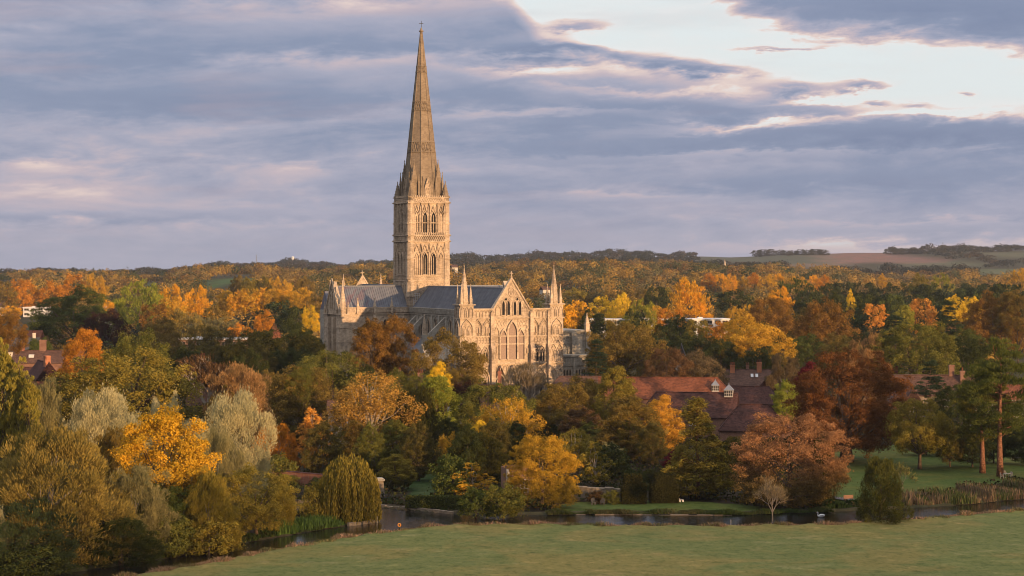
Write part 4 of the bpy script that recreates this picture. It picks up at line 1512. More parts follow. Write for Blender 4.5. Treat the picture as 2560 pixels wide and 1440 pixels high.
# trees a kilometre away
std('far_round', 'broadleaf_tree', 'tree', 5, 400, prof='round', R=7, H=15, zb=1.0, nc=70, n=8000, rc=1.8, leaf=0.30, fill=0.3, limbs=5)
std('far_fan', 'broadleaf_tree', 'tree', 3, 420, prof='mound', R=7, H=18, zb=0.8, nc=70, n=8500, rc=1.8, leaf=0.27, mode='spray', flat=1.3, up=0.9, limbs=5)
std('far_poplar', 'poplar_tree', 'tree', 1, 440, prof='column', R=2.4, H=26, zb=0.8, nc=60, n=5000, rc=1.1, leaf=0.26, mode='spray', flat=1.6, up=1.4, limbs=4, top=0.9)


def make_weeping():
    rng = np.random.default_rng(77)
    R, H = 5.3, 10.8
    ns = 900
    V, T, Hh = [], [], []
    for i in range(ns):
        az = rng.uniform(0, 6.283)
        rr = R * math.sqrt(rng.uniform(0.02, 1.0))
        top = H * (1 - 0.42 * (rr / R) ** 2.2) * rng.uniform(0.80, 1.0)
        lo = max(0.25, top * rng.uniform(0.02, 0.45) * (1.25 - rr / R))
        tn = rng.uniform()
        k = int((top - lo) / 0.30) + 2
        u = np.linspace(0, 1, k)
        x = rr * math.cos(az) + u * 0.25 * math.cos(az) + 0.18 * np.sin(u * 5 + az * 3)
        y = rr * math.sin(az) + u * 0.25 * math.sin(az) + 0.18 * np.cos(u * 4 + az * 5)
        z = top - (top - lo) * u
        pos = np.stack([x, y, z], 1) + rng.normal(size=(k, 3)) * 0.10
        ax = unit(np.stack([rng.normal(size=k) * 0.25, rng.normal(size=k) * 0.25, -np.ones(k)], 1))
        nr = unit(np.cross(ax, rng.normal(size=(k, 3))))
        V.append(leaf_quads(rng, pos, nr, np.full(k, 0.30), np.full(k, 0.085), ax))
        T.append(np.clip(0.7 * tn + 0.3 * rng.uniform(size=k), 0, 1))
        Hh.append(np.clip(z / H, 0, 1))
    C = np.array([(2.6 * math.cos(a), 2.6 * math.sin(a), 8.6) for a in np.arange(0, 6.28, 0.5)])
    tm = trunk_mesh('weeping_willow_trunk', 7, C, H, 2.5, 0.45, 12, 'bark', 0.4, 0.7)
    kind('weeping', 'weeping_willow', 'tree', [(crown_mesh('weeping_willow_crown', np.concatenate(V), np.concatenate(T), np.concatenate(Hh)), tm, R, H)])


make_weeping()


def make_bare(name, obj, seed, H, R, mat, leaves=0, twigs=10, **kw):
    mb, tips = branching(seed, H, **kw)
    P = np.array([tuple(v) for v in mb.v])
    sc = H / P[:, 2].max()
    rmax = np.percentile(np.hypot(P[:, 0], P[:, 1]), 99)
    sx = R / rmax
    me = bpy.data.meshes.new(obj + '_trunk')
    me.from_pydata([(x * sx, y * sx, z * sc) for x, y, z in mb.v], [], mb.f)
    me.materials.append(M[mat])
    rng = np.random.default_rng(seed)
    tp = np.array([tuple(t) for t in tips]) * np.array([sx, sx, sc])
    # the finest twigs, one spray at every branch end
    k = twigs
    pos = np.repeat(tp, k, 0) + rng.normal(size=(len(tp) * k, 3)) * 0.28
    ax = unit(unit(pos - np.array([0, 0, H * 0.35])) + rng.normal(size=pos.shape) * 0.35)
    nr = unit(np.cross(ax, rng.normal(size=pos.shape)))
    V = leaf_quads(rng, pos, nr, np.full(len(pos), 0.42), np.full(len(pos), 0.022 if not leaves else 0.07), ax)
    cm = crown_mesh(obj + '_crown', V, rng.uniform(size=len(pos)), np.clip(pos[:, 2] / H, 0, 1))
    kind(name, obj, 'tree', [(cm, me, R, H)])


make_bare('bare', 'bare_tree', 11, 16.0, 5.6, 'bark_pale', depth=7, spread=0.42, r0=0.34, first=0.17, n0=7, up=0.22)
make_bare('bare_small', 'bare_tree', 29, 8.0, 2.4, 'bark_grey', twigs=4, depth=6, spread=0.62, r0=0.24, first=0.30, n0=4, up=0.16)
make_bare('sapling', 'sapling_tree', 31, 5.0, 1.5, 'bark_grey', leaves=1, depth=5, spread=0.8, r0=0.07, first=0.42, n0=4, up=0.0)
make_bare('russet', 'broadleaf_tree', 41, 15.0, 6.5, 'bark_pale', leaves=1, depth=7, spread=0.5, r0=0.36, first=0.14, n0=6, up=0.15)

COLR = {'olive': (0.112, 0.104, 0.028), 'olivegold': (0.175, 0.132, 0.03), 'gold': (0.4, 0.225, 0.032), 'orange': (0.4, 0.165, 0.024), 'amber': (0.55, 0.275, 0.028),
        'brown': (0.15, 0.1, 0.03), 'rust': (0.18, 0.092, 0.026), 'copper': (0.125, 0.050, 0.020), 'redbrown': (0.105, 0.058, 0.034), 'purple': (.040, .018, .017),
        'crimson': (.085, .010, .018), 'dkgreen': (0.04, 0.046, 0.017), 'green': (0.072, 0.082, 0.024), 'lime': (0.19, 0.195, 0.034), 'yellow': (0.54, 0.35, 0.034),
        'silver': (0.33, 0.285, 0.2), 'sage': (0.195, 0.165, 0.092), 'pinkbrown': (0.245, 0.14, 0.075), 'teal': (0.042, 0.054, 0.03), 'greybrown': (.115, .080, .052),
        'golden': (.42, .215, .035), 'yew': (0.04, 0.038, 0.012), 'bluegreen': (0.036, 0.05, 0.03), 'dkbrown': (0.088, 0.07, 0.024), 'yelgreen': (0.22, 0.2, 0.035),
        'orangelit': (0.54, 0.245, 0.058), 'poplar': (0.225, 0.185, 0.045), 'willowgold': (0.2, 0.145, 0.048), 'twig': (.17, .125, .09)}
trng = random.Random(12)
TREES = []


def tree(k, x, top, w, dep, col, label, alpha=1.0, group=None, name=None, squash=None, cat=None):
    """a tree whose crown is w wide and tops out at image row `top` when it stands dep metres away"""
    K = KIND[k]
    cm, tm, R, H = K['var'][trng.randrange(len(K['var']))]
    X_, Y_ = gx(x, dep), dep
    g0 = gz_at(X_, Y_)
    h = max(zat(top, dep) - g0, 1.0)
    if squash:
        h = squash
    s = w * 0.5 / FPX * dep / (R * 0.96)
    rz = trng.uniform(0, 6.283)
    r = empty(name or K['obj'], (X_, Y_, g0 - 0.05), rz)
    sx, sz = s, h / (H * 1.02)
    c0 = COLR[col] if isinstance(col, str) else col
    c0 = (c0[0] * 1.28, c0[1] * 1.36, c0[2] * 1.18)
    jit = trng.uniform(0.94, 1.06)
    lim = {'round': 1.35, 'oval': 1.9, 'beech': 1.2, 'far_round': 1.25, 'far_fan': 1.5, 'willow': 2.1, 'fuzzy': 1.9, 'birch': 1.6}.get(k, 99) * 2 * R * s
    for nm, me in (('crown', cm), ('trunk', tm)):
        o = bpy.data.objects.new(nm, me)
        COL.objects.link(o)
        o.parent = r
        o.scale = (sx, sx, sz)
        if nm == 'crown' and h > lim:
            o.scale = (sx, sx, sz * lim / h)
            o.location = (0, 0, h - lim)
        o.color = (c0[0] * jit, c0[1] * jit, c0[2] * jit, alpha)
    tag(r, label, cat or K['cat'], group)
    TREES.append((x, dep, w))
    return r


T = tree
# --- riverbank thicket
T('willow', 125, 1098, 335, 274, 'willowgold', 'broad olive willow bulging over the river in the bottom corner')
T('willow', 335, 1188, 185, 281, 'sage', 'grey olive willow wedged between the broad corner willow and the orange tree', 1)
T('oval', 415, 1018, 200, 293, (.44, .245, .026), 'bright orange tree with greenish lower boughs among silver willows', 0.0)
T('round', 425, 1215, 150, 287, 'green', 'small green tree under the bright orange one')
T('billow', 262, 1006, 185, 345, 'silver', 'silver leaved willow rising behind the broad corner willow')
T('billow', 412, 1003, 95, 356, 'silver', 'small silver willow peeping over the bright orange tree')
T('billow', 582, 1022, 168, 338, 'silver', 'tall silver willow between the orange tree and the pinkish upright tree')
T('billow', 545, 1108, 95, 315, 'sage', 'pale willow tucked below the tall silver willow')
T('round', 640, 1172, 165, 300, 'olivegold', 'olive gold bushy tree above the green reeds')
T('round', 690, 1235, 90, 306, 'olivegold', 'low olive gold tree leaning towards the green reeds')
T('willow', 520, 1188, 130, 286, 'olivegold', 'tawny willow at the meadow corner below the pale willows')
T('fuzzy', 290, 1075, 105, 322, 'brown', 'brown thin leaved tree in front of the silver willow')
T('poplar', 8, 848, 62, 338, 'poplar', 'tallest olive poplar at the very edge of the photo')
T('poplar', 45, 895, 56, 336, 'poplar', 'middle olive poplar of the three columns')
T('poplar', 72, 930, 58, 333, 'poplar', 'shortest olive poplar, beside the grey willow')
T('willow', 112, 978, 115, 345, 'sage', 'grey olive willow standing beside the column poplars')
T('willow', 60, 1268, 240, 266, 'teal', 'dark blue green willow mound beside the water in the bottom corner', cat='tree')
T('willow', -12, 1275, 60, 265, 'silver', 'pale willow cut off by the photo edge low down')
T('shrub', 790, 1232, 72, 317, 'olivegold', 'upright golden shrub between reeds and weeping willow', squash=5.6)
T('weeping', 870, 1128, 150, 318, 'olivegold', 'weeping willow hanging over a small stone point in the river')
T('yew', 300, 1330, 160, 272, 'dkgreen', 'dark green bush at the water below the grey olive willow', squash=6)
T('shrub', 528, 1340, 130, 284, 'olivegold', 'tawny bush under the tawny willow at the meadow corner', squash=4.6)
T('shrub', 70, 1385, 170, 263, 'dkgreen', 'dark green bush at the very bottom under the blue green mound', squash=3.8)
T('shrub', 425, 1310, 120, 281, 'olive', 'olive bush at the foot of the bright orange tree', squash=5)
# --- second rank on that side
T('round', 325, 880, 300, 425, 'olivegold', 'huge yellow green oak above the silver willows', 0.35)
T('round', 345, 832, 150, 480, 'olive', 'olive tree crowning just behind the huge yellow green oak')
T('round', 180, 940, 135, 450, 'dkbrown', 'dark brown tree beside the red brick house')
T('oval', 213, 828, 100, 530, 'orange', 'orange oak near the red brick house')
T('round', 185, 728, 165, 880, 'green', 'massive dark green tree standing behind the orange oak', 0.2)
T('round', 265, 780, 100, 800, 'purple', 'dark purple beech beside the massive dark green tree')
T('far_fan', 350, 712, 122, 1090, 'lime', 'bright lime green tree catching the sun over the purple beech')
T('round', 18, 788, 75, 610, 'rust', 'rust coloured tree at the photo edge above the poplars')
T('fuzzy', 598, 915, 165, 415, 'pinkbrown', 'pinkish brown upright tree behind the tall silver willow')
T('fuzzy', 560, 985, 95, 408, 'brown', 'brown upright tree against the pinkish brown one')
T('fuzzy', 692, 1062, 95, 385, 'orange', 'smaller orange upright tree at the foot of the pinkish one')
T('shrub', 690, 1150, 100, 372, 'olive', 'olive shrub above the garden brick wall', squash=4.8)
T('russet', 520, 885, 165, 520, 'redbrown', 'reddish thin crowned tree behind the pinkish upright tree')
T('round', 745, 925, 170, 450, 'brown', 'dark bronze oak between the pinkish tree and the tall birch', 0.4)
T('round', 640, 832, 130, 640, 'yew', 'very dark green tree with a flat top beyond the reddish crown')
T('round', 710, 812, 140, 655, 'dkgreen', 'tallest very dark tree near the pyramid roof')
T('round', 765, 838, 110, 640, 'yew', 'very dark tree touching the cathedral transept')
T('round', 530, 818, 118, 700, 'dkbrown', 'brown topped tree in front of the long white roof')
T('round', 820, 882, 195, 500, 'olive', 'olive dome in front of the cathedral transept')
T('oval', 925, 797, 96, 548, 'rust', 'copper tree with the lower crest, before the transept')
T('oval', 985, 789, 92, 552, 'rust', 'copper tree with the higher crest, before the nave')
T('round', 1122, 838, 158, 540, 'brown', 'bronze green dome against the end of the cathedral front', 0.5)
T('birch', 930, 935, 205, 400, (.32, .18, .05), 'tall golden birch with pale forked stems behind the weeping willow')
T('slim', 780, 1020, 80, 384, 'orangelit', 'slim birch with a pale stem beside the brick wall')
T('cone', 885, 1050, 90, 388, 'brown', 'brown conical tree beneath the tall golden birch')
T('oval', 1092, 945, 120, 428, 'lime', 'fresh green tree below the cathedral front')
T('oval', 1096, 905, 62, 434, 'yellow', 'bright yellow crown topping the fresh green tree')
T('yew', 1040, 975, 120, 405, 'yew', 'dark yew between golden birch and fresh green tree')
T('round', 1160, 955, 72, 440, 'purple', 'dark purple tree beside the fresh green one')
T('round', 1232, 960, 165, 430, 'olive', 'olive green dome below the cathedral doors')
T('bare', 1315, 903, 122, 480, 'twig', 'leafless grey tree right before the cathedral doors')
T('round', 1412, 958, 130, 442, 'brown', 'orange brown dome beside the leafless grey tree', 0.4)
T('round', 1455, 946, 115, 470, 'brown', 'brown tree behind the orange brown dome')
T('oval', 1542, 922, 112, 442, 'olivegold', 'tall lime tree standing over the red barn roof', 0.4)
T('oval', 1575, 995, 125, 412, 'brown', 'bronze oval tree directly before the tall lime')
T('oval', 1455, 1020, 90, 430, 'redbrown', 'maroon brown tree in shade beside the bronze oval tree')
T('birch', 1272, 998, 145, 395, 'gold', 'ragged golden tree above the riverside brick house')
T('oval', 1196, 1052, 72, 386, 'yellow', 'small vivid yellow tree over the dark yews')
T('yew', 1190, 1090, 150, 372, 'yew', 'broad dark yew beside the riverside brick house')
T('yew', 1275, 1100, 110, 380, 'yew', 'dark yew behind the riverside brick house')
T('beech', 1355, 1092, 152, 335, (.36, .205, .028), 'yellow orange beech trailing over the river', 0.35)
T('shrub', 1135, 1165, 120, 346, 'green', 'green shrub beside the hedge by the bend of the river', squash=7)
T('slim', 1185, 1158, 90, 343, 'gold', 'orange tipped sapling rising from the green shrub')
T('oval', 990, 1138, 92, 362, 'olivegold', 'small yellow green tree beside the stone pier', 0.3)
T('shrub', 1190, 1232, 90, 323, 'green', 'dark green bush hanging into the water', squash=4.2)
T('shrub', 1258, 1222, 95, 321, 'olive', 'olive bush at the water below the brick house', squash=5)
T('shrub', 1120, 1100, 60, 390, 'gold', 'rounded orange shrub on the shaded lawn', squash=7)
T('birch', 1437, 1075, 100, 368, 'olivegold', 'olive birch beside the yellow orange beech')
T('shrub', 1492, 1222, 40, 341, (.07, .04, .022), 'reddish low shrub against the old stone wall', squash=1.9)
T('shrub', 1530, 1218, 40, 340.5, 'olive', 'olive low shrub against the old stone wall', squash=2.1)
T('slim', 1490, 1105, 75, 362, 'olivegold', 'white stemmed birch above the old stone wall')
T('oval', 1525, 1108, 72, 388, 'sage', 'pale green small tree beyond the stone wall')
T('shrub', 1525, 1170, 90, 380, 'dkgreen', 'dark shrub beside the clipped yew blocks', squash=6)
T('oval', 1652, 988, 92, 425, 'golden', 'light golden maple against the dark barn roof')
T('cone', 1745, 992, 150, 347, 'olivegold', 'tall golden green conifer with a straight trunk by the lawn')
T('oval', 1690, 1120, 60, 375, 'crimson', 'deep crimson maple hidden behind the golden green conifer')
T('beech', 1975, 1042, 240, 337, (.245, .118, .068), 'broad orange pink beech bending down to the river', 0.3)
T('yew', 1850, 1110, 130, 372, 'yew', 'black green yew between conifer and broad beech')
T('bare_small', 1932, 1190, 76, 316, 'twig', 'leafless pale tree on the meadow bank')
T('old_beech', 2117, 878, 262, 412, 'copper', 'giant dark copper beech on the lawn')
T('yew', 2203, 1150, 106, 317, (.060, .060, .018), 'squat dark green tree at the water near the bench')
T('sapling', 2257, 1165, 55, 352, (.14, .125, .05), 'thin sapling on the lawn beside the squat dark tree')
T('lawn_oak', 2300, 1008, 145, 398, 'olivegold', 'lawn oak with a glowing forked trunk', 0.2)
T('cedar', 2325, 903, 100, 455, 'bluegreen', 'blue green cedar in front of the stone gables')
T('lawn_oak', 2425, 1070, 80, 415, 'dkgreen', 'small dark tree on the lawn behind the pines')
T('pine', 2502, 842, 150, 384, 'green', 'tall red trunked pine beside the garden chairs', 0.9)
T('pine', 2458, 905, 130, 390, 'olive', 'second red trunked pine, with the thinner stem')
T('round', 2568, 1060, 90, 405, 'dkgreen', 'dark tree cut by the photo edge behind the pines')
T('round', 2400, 960, 110, 440, 'dkgreen', 'dark green tree filling the gap behind the pines')
T('round', 2520, 1000, 130, 450, 'dkgreen', 'dark low tree behind the tall pine')
T('oval', 1965, 950, 55, 450, 'lime', 'pale lime tree beside the giant copper beech')
# --- beyond the barns
T('beech', 2290, 812, 185, 560, 'olive', 'great rounded dome turning gold on one side', 0.5)
T('fuzzy', 2162, 842, 95, 560, 'pinkbrown', 'tan weeping tree behind the giant copper beech')
T('round', 2062, 752, 125, 770, 'rust', 'rust brown tree towering over the copper beech')
T('round', 1925, 745, 118, 850, 'rust', 'red brown round tree under a bright yellow crown')
T('round', 2480, 738, 125, 790, 'rust', 'tall rust coloured tree behind the pines')
T('round', 2545, 733, 90, 780, 'brown', 'brown tree at the photo edge behind the tall pine')
T('cedar', 2372, 752, 85, 700, 'bluegreen', 'open cedar with bare boughs showing near its top')
T('cedar', 2240, 790, 110, 690, 'bluegreen', 'flat topped cedar behind the great rounded dome')
T('round', 1880, 800, 165, 690, 'gold', 'gold and green chestnut above the chimneyed house', 0.0)
T('round', 1560, 808, 155, 600, 'brown', 'bronze chestnut beside the cloister', 0.4)
T('cedar', 1655, 842, 120, 640, 'bluegreen', 'dark layered cedar behind the bronze chestnut')
T('cedar', 1490, 850, 80, 585, 'bluegreen', 'dark cedar boughs reaching to the cloister wall')
T('round', 1668, 870, 95, 580, 'redbrown', 'maroon brown rounded tree above the red barn')
T('round', 1752, 885, 110, 585, 'greybrown', 'grey brown rounded tree beside the white gable')
T('round', 1730, 838, 95, 690, 'dkgreen', 'dark green tree before the white flats', 0.5)
T('round', 1800, 850, 90, 680, 'dkgreen', 'deep green tree under the gold and green chestnut')
T('fuzzy', 1962, 888, 85, 570, 'greybrown', 'thin grey brown tree behind the chimneyed house')
T('round', 1905, 870, 90, 620, 'dkgreen', 'dark tree between chestnut and chimneyed house')
T('round', 2420, 850, 120, 590, 'dkgreen', 'dark evergreen below the open cedar')
T('oval', 2020, 905, 75, 520, 'crimson', 'dusky crimson tree peeping past the copper beech')
T('round', 2100, 850, 100, 640, 'dkbrown', 'dark brown tree above the copper beech crown')
T('round', 1500, 870, 80, 620, 'brown', 'brown tree beside the dark cedar boughs')
T('round', 2350, 860, 90, 620, 'dkgreen', 'deep green tree under the flat topped cedar')
T('round', 100, 850, 70, 700, 'green', 'green tree behind the brick house chimneys')
T('round', 430, 870, 80, 640, 'dkbrown', 'dull brown tree behind the huge oak')
T('round', 400, 800, 110, 760, 'brown', 'tawny tree above the huge oak')
T('round', 620, 880, 80, 560, 'dkgreen', 'dark tree below the very dark group')
# --- lit crowns half a mile beyond
MID = [
    (1402, 762, 62, 900, 'far_round', 'amber', 'glowing orange crown touching the front corner turret', .8), (1447, 756, 66, 930, 'far_round', 'amber', 'round orange yellow tree beside the cathedral front'),
    (1500, 745, 62, 1010, 'far_round', 'yellow', 'yellow crown above the first white block'), (1552, 742, 74, 1000, 'far_fan', 'yellow', 'broad yellow crown in the middle of the yellow trio'),
    (1603, 757, 70, 980, 'far_fan', 'yelgreen', 'yellow green crown leaning over the second white block'), (1722, 706, 112, 1150, 'far_fan', 'amber', 'towering orange yellow poplar above the white flats'),
    (1672, 772, 60, 960, 'far_round', 'orange', 'small orange crown between white blocks'), (1640, 765, 50, 1000, 'far_round', 'gold', 'small gold crown near the second white block'),
    (1948, 720, 56, 1060, 'far_fan', 'amber', 'bright yellow crown over the red brown tree'), (1833, 768, 40, 1000, 'far_round', 'gold', 'little golden crown before the dark woods'),
    (1870, 765, 48, 980, 'far_round', 'gold', 'golden crown joining the red brown tree'), (2127, 717, 24, 950, 'far_poplar', 'yellow', 'single yellow column poplar'),
    (2185, 760, 48, 900, 'far_round', 'orangelit', 'small glowing orange dome'), (2306, 748, 68, 920, 'far_round', 'orangelit', 'large glowing salmon orange dome'),
    (2262, 763, 44, 900, 'far_round', 'yelgreen', 'lime tree nestling against the salmon orange dome'), (2388, 740, 50, 900, 'far_round', 'yellow', 'yellow crown behind the open cedar'),
    (2425, 745, 46, 900, 'far_round', 'yellow', 'yellow crown nearer the tall rust tree'), (2205, 680, 20, 1750, 'far_poplar', 'gold', 'distant golden column poplar at the wood edge'),
    (2300, 690, 60, 1500, 'far_fan', 'olivegold', 'olive gold crown over the dark wood'), (2355, 690, 50, 1500, 'far_fan', 'yelgreen', 'yellow green crown over the dark wood'),
    (2550, 677, 60, 1600, 'far_fan', 'gold', 'golden crown on the photo edge below the far field'), (660, 778, 46, 900, 'far_round', 'orange', 'orange crown behind the pyramid roof'),
    (776, 768, 40, 850, 'far_fan', 'yellow', 'yellow tree touching the transept gable'), (490, 718, 62, 1150, 'far_fan', 'amber', 'fan shaped orange tree beyond the lime green one'),
    (425, 715, 62, 1180, 'far_fan', 'amber', 'orange fan next to the lime green tree'), (535, 770, 62, 980, 'far_round', 'brown', 'dark topped tree in front of the golden bank'),
    (190, 690, 66, 1500, 'far_round', 'orange', 'sunlit orange crown over the massive dark green tree'), (236, 692, 66, 1480, 'far_fan', 'gold', 'golden fan crown beside the road'),
    (268, 752, 30, 1050, 'far_round', 'amber', 'tiny gold crown by the lime tree'), (90, 732, 54, 1620, 'far_fan', 'gold', 'willowy gold tree above the white sheds'),
    (120, 728, 40, 1600, 'far_fan', 'gold', 'slender gold tree close to the white sheds'), (25, 766, 50, 1350, 'far_round', 'amber', 'orange tree before the cream house'),
    (55, 700, 70, 1450, 'far_round', 'orange', 'orange crown below the stubble field'), (130, 705, 60, 1450, 'far_round', 'orange', 'orange crown under the ridge'),
    (10, 705, 60, 1400, 'far_round', 'brown', 'brown crown under the stubble field'), (600, 812, 62, 955, 'far_round', 'orange', 'orange and green crown near the white roof', .4),
    (558, 800, 80, 965, 'far_fan', 'sage', 'pale willow crown over the white roof'), (505, 795, 90, 970, 'far_fan', 'sage', 'pale willow bank above the long white roof'),
    (460, 775, 80, 930, 'far_fan', 'willowgold', 'tawny willow bank behind the olive tree'), (690, 760, 110, 980, 'far_round', 'teal', 'wide blue green crown behind the orange one'),
    (740, 768, 80, 950, 'far_round', 'dkgreen', 'dark crown beside the yellow transept tree'), (385, 760, 60, 980, 'far_round', 'rust', 'rust crown below the lime green tree'),
    (430, 745, 60, 1040, 'far_round', 'gold', 'gold crown between the fans'), (2010, 770, 60, 900, 'far_round', 'dkbrown', 'dark brown crown beside the rust tree'),
    (1640, 720, 60, 1250, 'far_round', 'dkgreen', 'dark crown beside the towering yellow poplar'), (1780, 735, 80, 1250, 'far_round', 'teal', 'blue green crown under the golden row'),
    (1840, 730, 90, 1240, 'far_round', 'dkgreen', 'dark green crown under the golden row'), (1990, 705, 110, 1300, 'far_fan', 'green', 'broad dark poplar crown beside the golden row'),
    (2060, 712, 90, 1280, 'far_fan', 'dkgreen', 'dark crown closing the golden row'), (1585, 775, 60, 900, 'far_round', 'dkgreen', 'dark bush like crown over a white block'),
    (1478, 775, 60, 920, 'far_round', 'dkgreen', 'dark crown under the yellow trio'), (1690, 790, 60, 850, 'far_round', 'dkgreen', 'dark crown in front of the third white block'),
    (1905, 775, 60, 880, 'far_round', 'dkgreen', 'dark crown behind the chestnut'), (2160, 735, 80, 1100, 'far_round', 'dkgreen', 'dark crown behind the yellow column'),
    (2230, 735, 90, 1100, 'far_round', 'teal', 'dark crown over the small orange dome'), (2330, 725, 80, 1150, 'far_round', 'dkgreen', 'dark crown over the salmon orange dome'),  # crowns of the dark wood carry their shade in the leaf colour
    (2420, 720, 90, 1150, 'far_round', 'teal', 'dark crown over the yellow pair'), (2500, 712, 90, 1150, 'far_round', 'dkgreen', 'dark crown behind the tall rust tree'),
    (2130, 775, 80, 850, 'far_round', 'teal', 'blue green tree below the yellow column'), (2075, 735, 70, 1100, 'far_round', 'dkgreen', 'dark crown beyond the rust brown tree'),
    (2560, 712, 60, 1100, 'far_round', 'dkgreen', 'dark crown on the photo edge beyond the brown tree'), (800, 735, 70, 1150, 'far_round', 'brown', 'brown crown behind the transept roof'),
]
for r in MID:
    T(r[4], r[0], r[1], r[2], r[3], r[5], r[6], r[7] if len(r) > 7 else 1.0)
ORD = ['first', 'second', 'third', 'fourth', 'fifth', 'sixth', 'seventh', 'eighth', 'ninth', 'tenth', 'eleventh', 'twelfth', 'thirteenth', 'fourteenth']


def row(x0, x1, top, n_, dep, w, k, cols, text, grp, rev=False, jt=5, jd=40):
    """a line of similar trees, counted from the cathedral outwards"""
    xs_ = [x0 + (x1 - x0) * (i + 0.5) / n_ for i in range(n_)]
    if rev:
        xs_ = xs_[::-1]
    for i, xx in enumerate(xs_):
        T(k, xx + trng.uniform(-4, 4), top + trng.uniform(-jt, jt), w * trng.uniform(0.85, 1.2), dep + trng.uniform(-jd, jd), cols[trng.randrange(len(cols))],
          f'{ORD[i]} {text}', 1.0, grp)


row(1755, 2075, 690, 11, 1650, 36, 'far_fan', ['amber', 'gold', 'orange'], 'golden poplar, counted from the spire, of the distant golden row', 'golden poplars in a distant row')
row(555, 770, 722, 8, 1180, 46, 'far_round', ['amber', 'gold', 'gold'], 'golden crown, counted from the cathedral, along the bank beyond the fan trees', 'golden trees beyond the white roofs', True, 8)
row(580, 780, 698, 7, 1450, 50, 'far_fan', ['gold', 'olivegold', 'brown'], 'tawny crown, counted from the cathedral, in the row below the green field', 'tawny trees below the green field', True, 6)
row(1420, 1760, 728, 8, 1420, 58, 'far_round', ['brown', 'olive', 'olivegold'], 'bronze crown, counted from the cathedral, in the hollow behind the yellow trees', 'bronze trees in the hollow', False, 7)
row(2010, 2560, 745, 11, 1020, 78, 'far_round', ['dkgreen', 'teal', 'green', 'dkgreen'], 'shaded green crown, counted from the cathedral, in the dark wood behind the domes', 'shaded trees of the dark wood', False, 6)  # shade over the dark wood is put into these leaf colours
row(2080, 2560, 712, 9, 1420, 70, 'far_round', ['dkgreen', 'teal', 'bluegreen'], 'far shaded crown, counted from the cathedral, in the upper rank of the dark wood', 'shaded trees in the upper rank', False, 6)  # upper rank too: dark leaf colours stand in for the shade
row(1860, 2440, 832, 9, 720, 82, 'round', ['dkgreen', 'brown', 'green', 'dkbrown'], 'close set tree, counted from the cathedral, screening the houses beyond the barns', 'trees screening the houses', False, 10)
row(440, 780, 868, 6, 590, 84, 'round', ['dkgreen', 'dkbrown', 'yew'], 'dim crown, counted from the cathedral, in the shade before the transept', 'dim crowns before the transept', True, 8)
row(1490, 1870, 806, 10, 800, 62, 'far_round', ['brown', 'olivegold', 'orange', 'dkgreen'], 'autumn crown, counted from the cathedral, half hiding the white flats', 'autumn trees half hiding the white flats', False, 12)
row(150, 560, 1085, 8, 395, 84, 'round', ['dkbrown', 'dkgreen', 'brown'], 'shady tree, counted from the cathedral side, filling in behind the silver willows', 'shady trees behind the silver willows', True, 14)
row(780, 1320, 1058, 9, 400, 74, 'oval', ['dkgreen', 'olive', 'dkbrown'], 'shady garden tree, counted from the spire, behind the dark yews', 'shady garden trees', True, 12)
row(1340, 1660, 1062, 6, 404, 74, 'oval', ['dkgreen', 'olive', 'dkbrown'], 'shady tree, counted from the cathedral, below the barn roofs', 'shady trees below the barns', False, 12)
row(1800, 2080, 1095, 5, 384, 80, 'yew', ['yew', 'dkgreen'], 'dark evergreen, counted from the conifer, behind the broad beech', 'evergreens behind the broad beech', False, 8)
row(2290, 2570, 1062, 5, 430, 84, 'round', ['dkgreen', 'dkbrown'], 'dark tree, counted from the copper beech, closing the end of the lawn', 'dark trees closing the lawn', False, 8)
row(700, 900, 1188, 5, 368, 56, 'shrub', ['dkgreen', 'olive'], 'low shrub, counted from the weeping willow, behind the brick wall', 'shrubs behind the brick wall', True, 5, 6)
row(1560, 1840, 1175, 6, 372, 62, 'shrub', ['dkgreen', 'yew'], 'dark shrub, counted from the conifer, behind the clipped yews', 'dark shrubs behind the clipped yews', True, 6, 6)
row(640, 1180, 925, 7, 480, 76, 'round', ['brown', 'olive', 'dkgreen'], 'backing tree, counted from the spire, between the bronze oak and fresh green tree', 'backing trees below the cathedral', True, 10)

row(1885, 2066, 624, 10, 4850, 27, 'far_round', [(.045, .042, .028), (.055, .046, .03)], 'round tree, counted from the spire, of the dark clump on the bare hilltop', 'dark hilltop clump', False, 2.5, 60)
row(2216, 2345, 620, 7, 4850, 26, 'far_round', [(.045, .042, .028), (.055, .046, .03)], 'round tree, counted from the clump, of the skyline wood before the mast', 'skyline wood before the mast', False, 2.5, 60)
row(2345, 2560, 616, 11, 4880, 28, 'far_round', [(.045, .042, .028), (.055, .046, .03)], 'round tree, counted from the mast, of the skyline wood beyond the mast', 'skyline wood beyond the mast', False, 2.5, 60)
# --- woodland beyond, too many trees to count
PAL_W = [(0.22, 0.146, 0.047), (0.322, 0.198, 0.043), (0.182, 0.132, 0.047), (0.132, 0.114, 0.043), (0.088, 0.088, 0.033), (0.198, 0.114, 0.043), (0.256, 0.173, 0.056), (0.061, 0.071, 0.028), (0.366, 0.227, 0.047), (0.154, 0.12, 0.051), (0.34, 0.2, 0.042), (0.3, 0.175, 0.04)]
PAL_D = [(.036, .040, .026), (.030, .035, .024), (.050, .045, .028), (.062, .048, .030), (.026, .030, .022)]  # far ridge palette, with cloud shade put into the colours


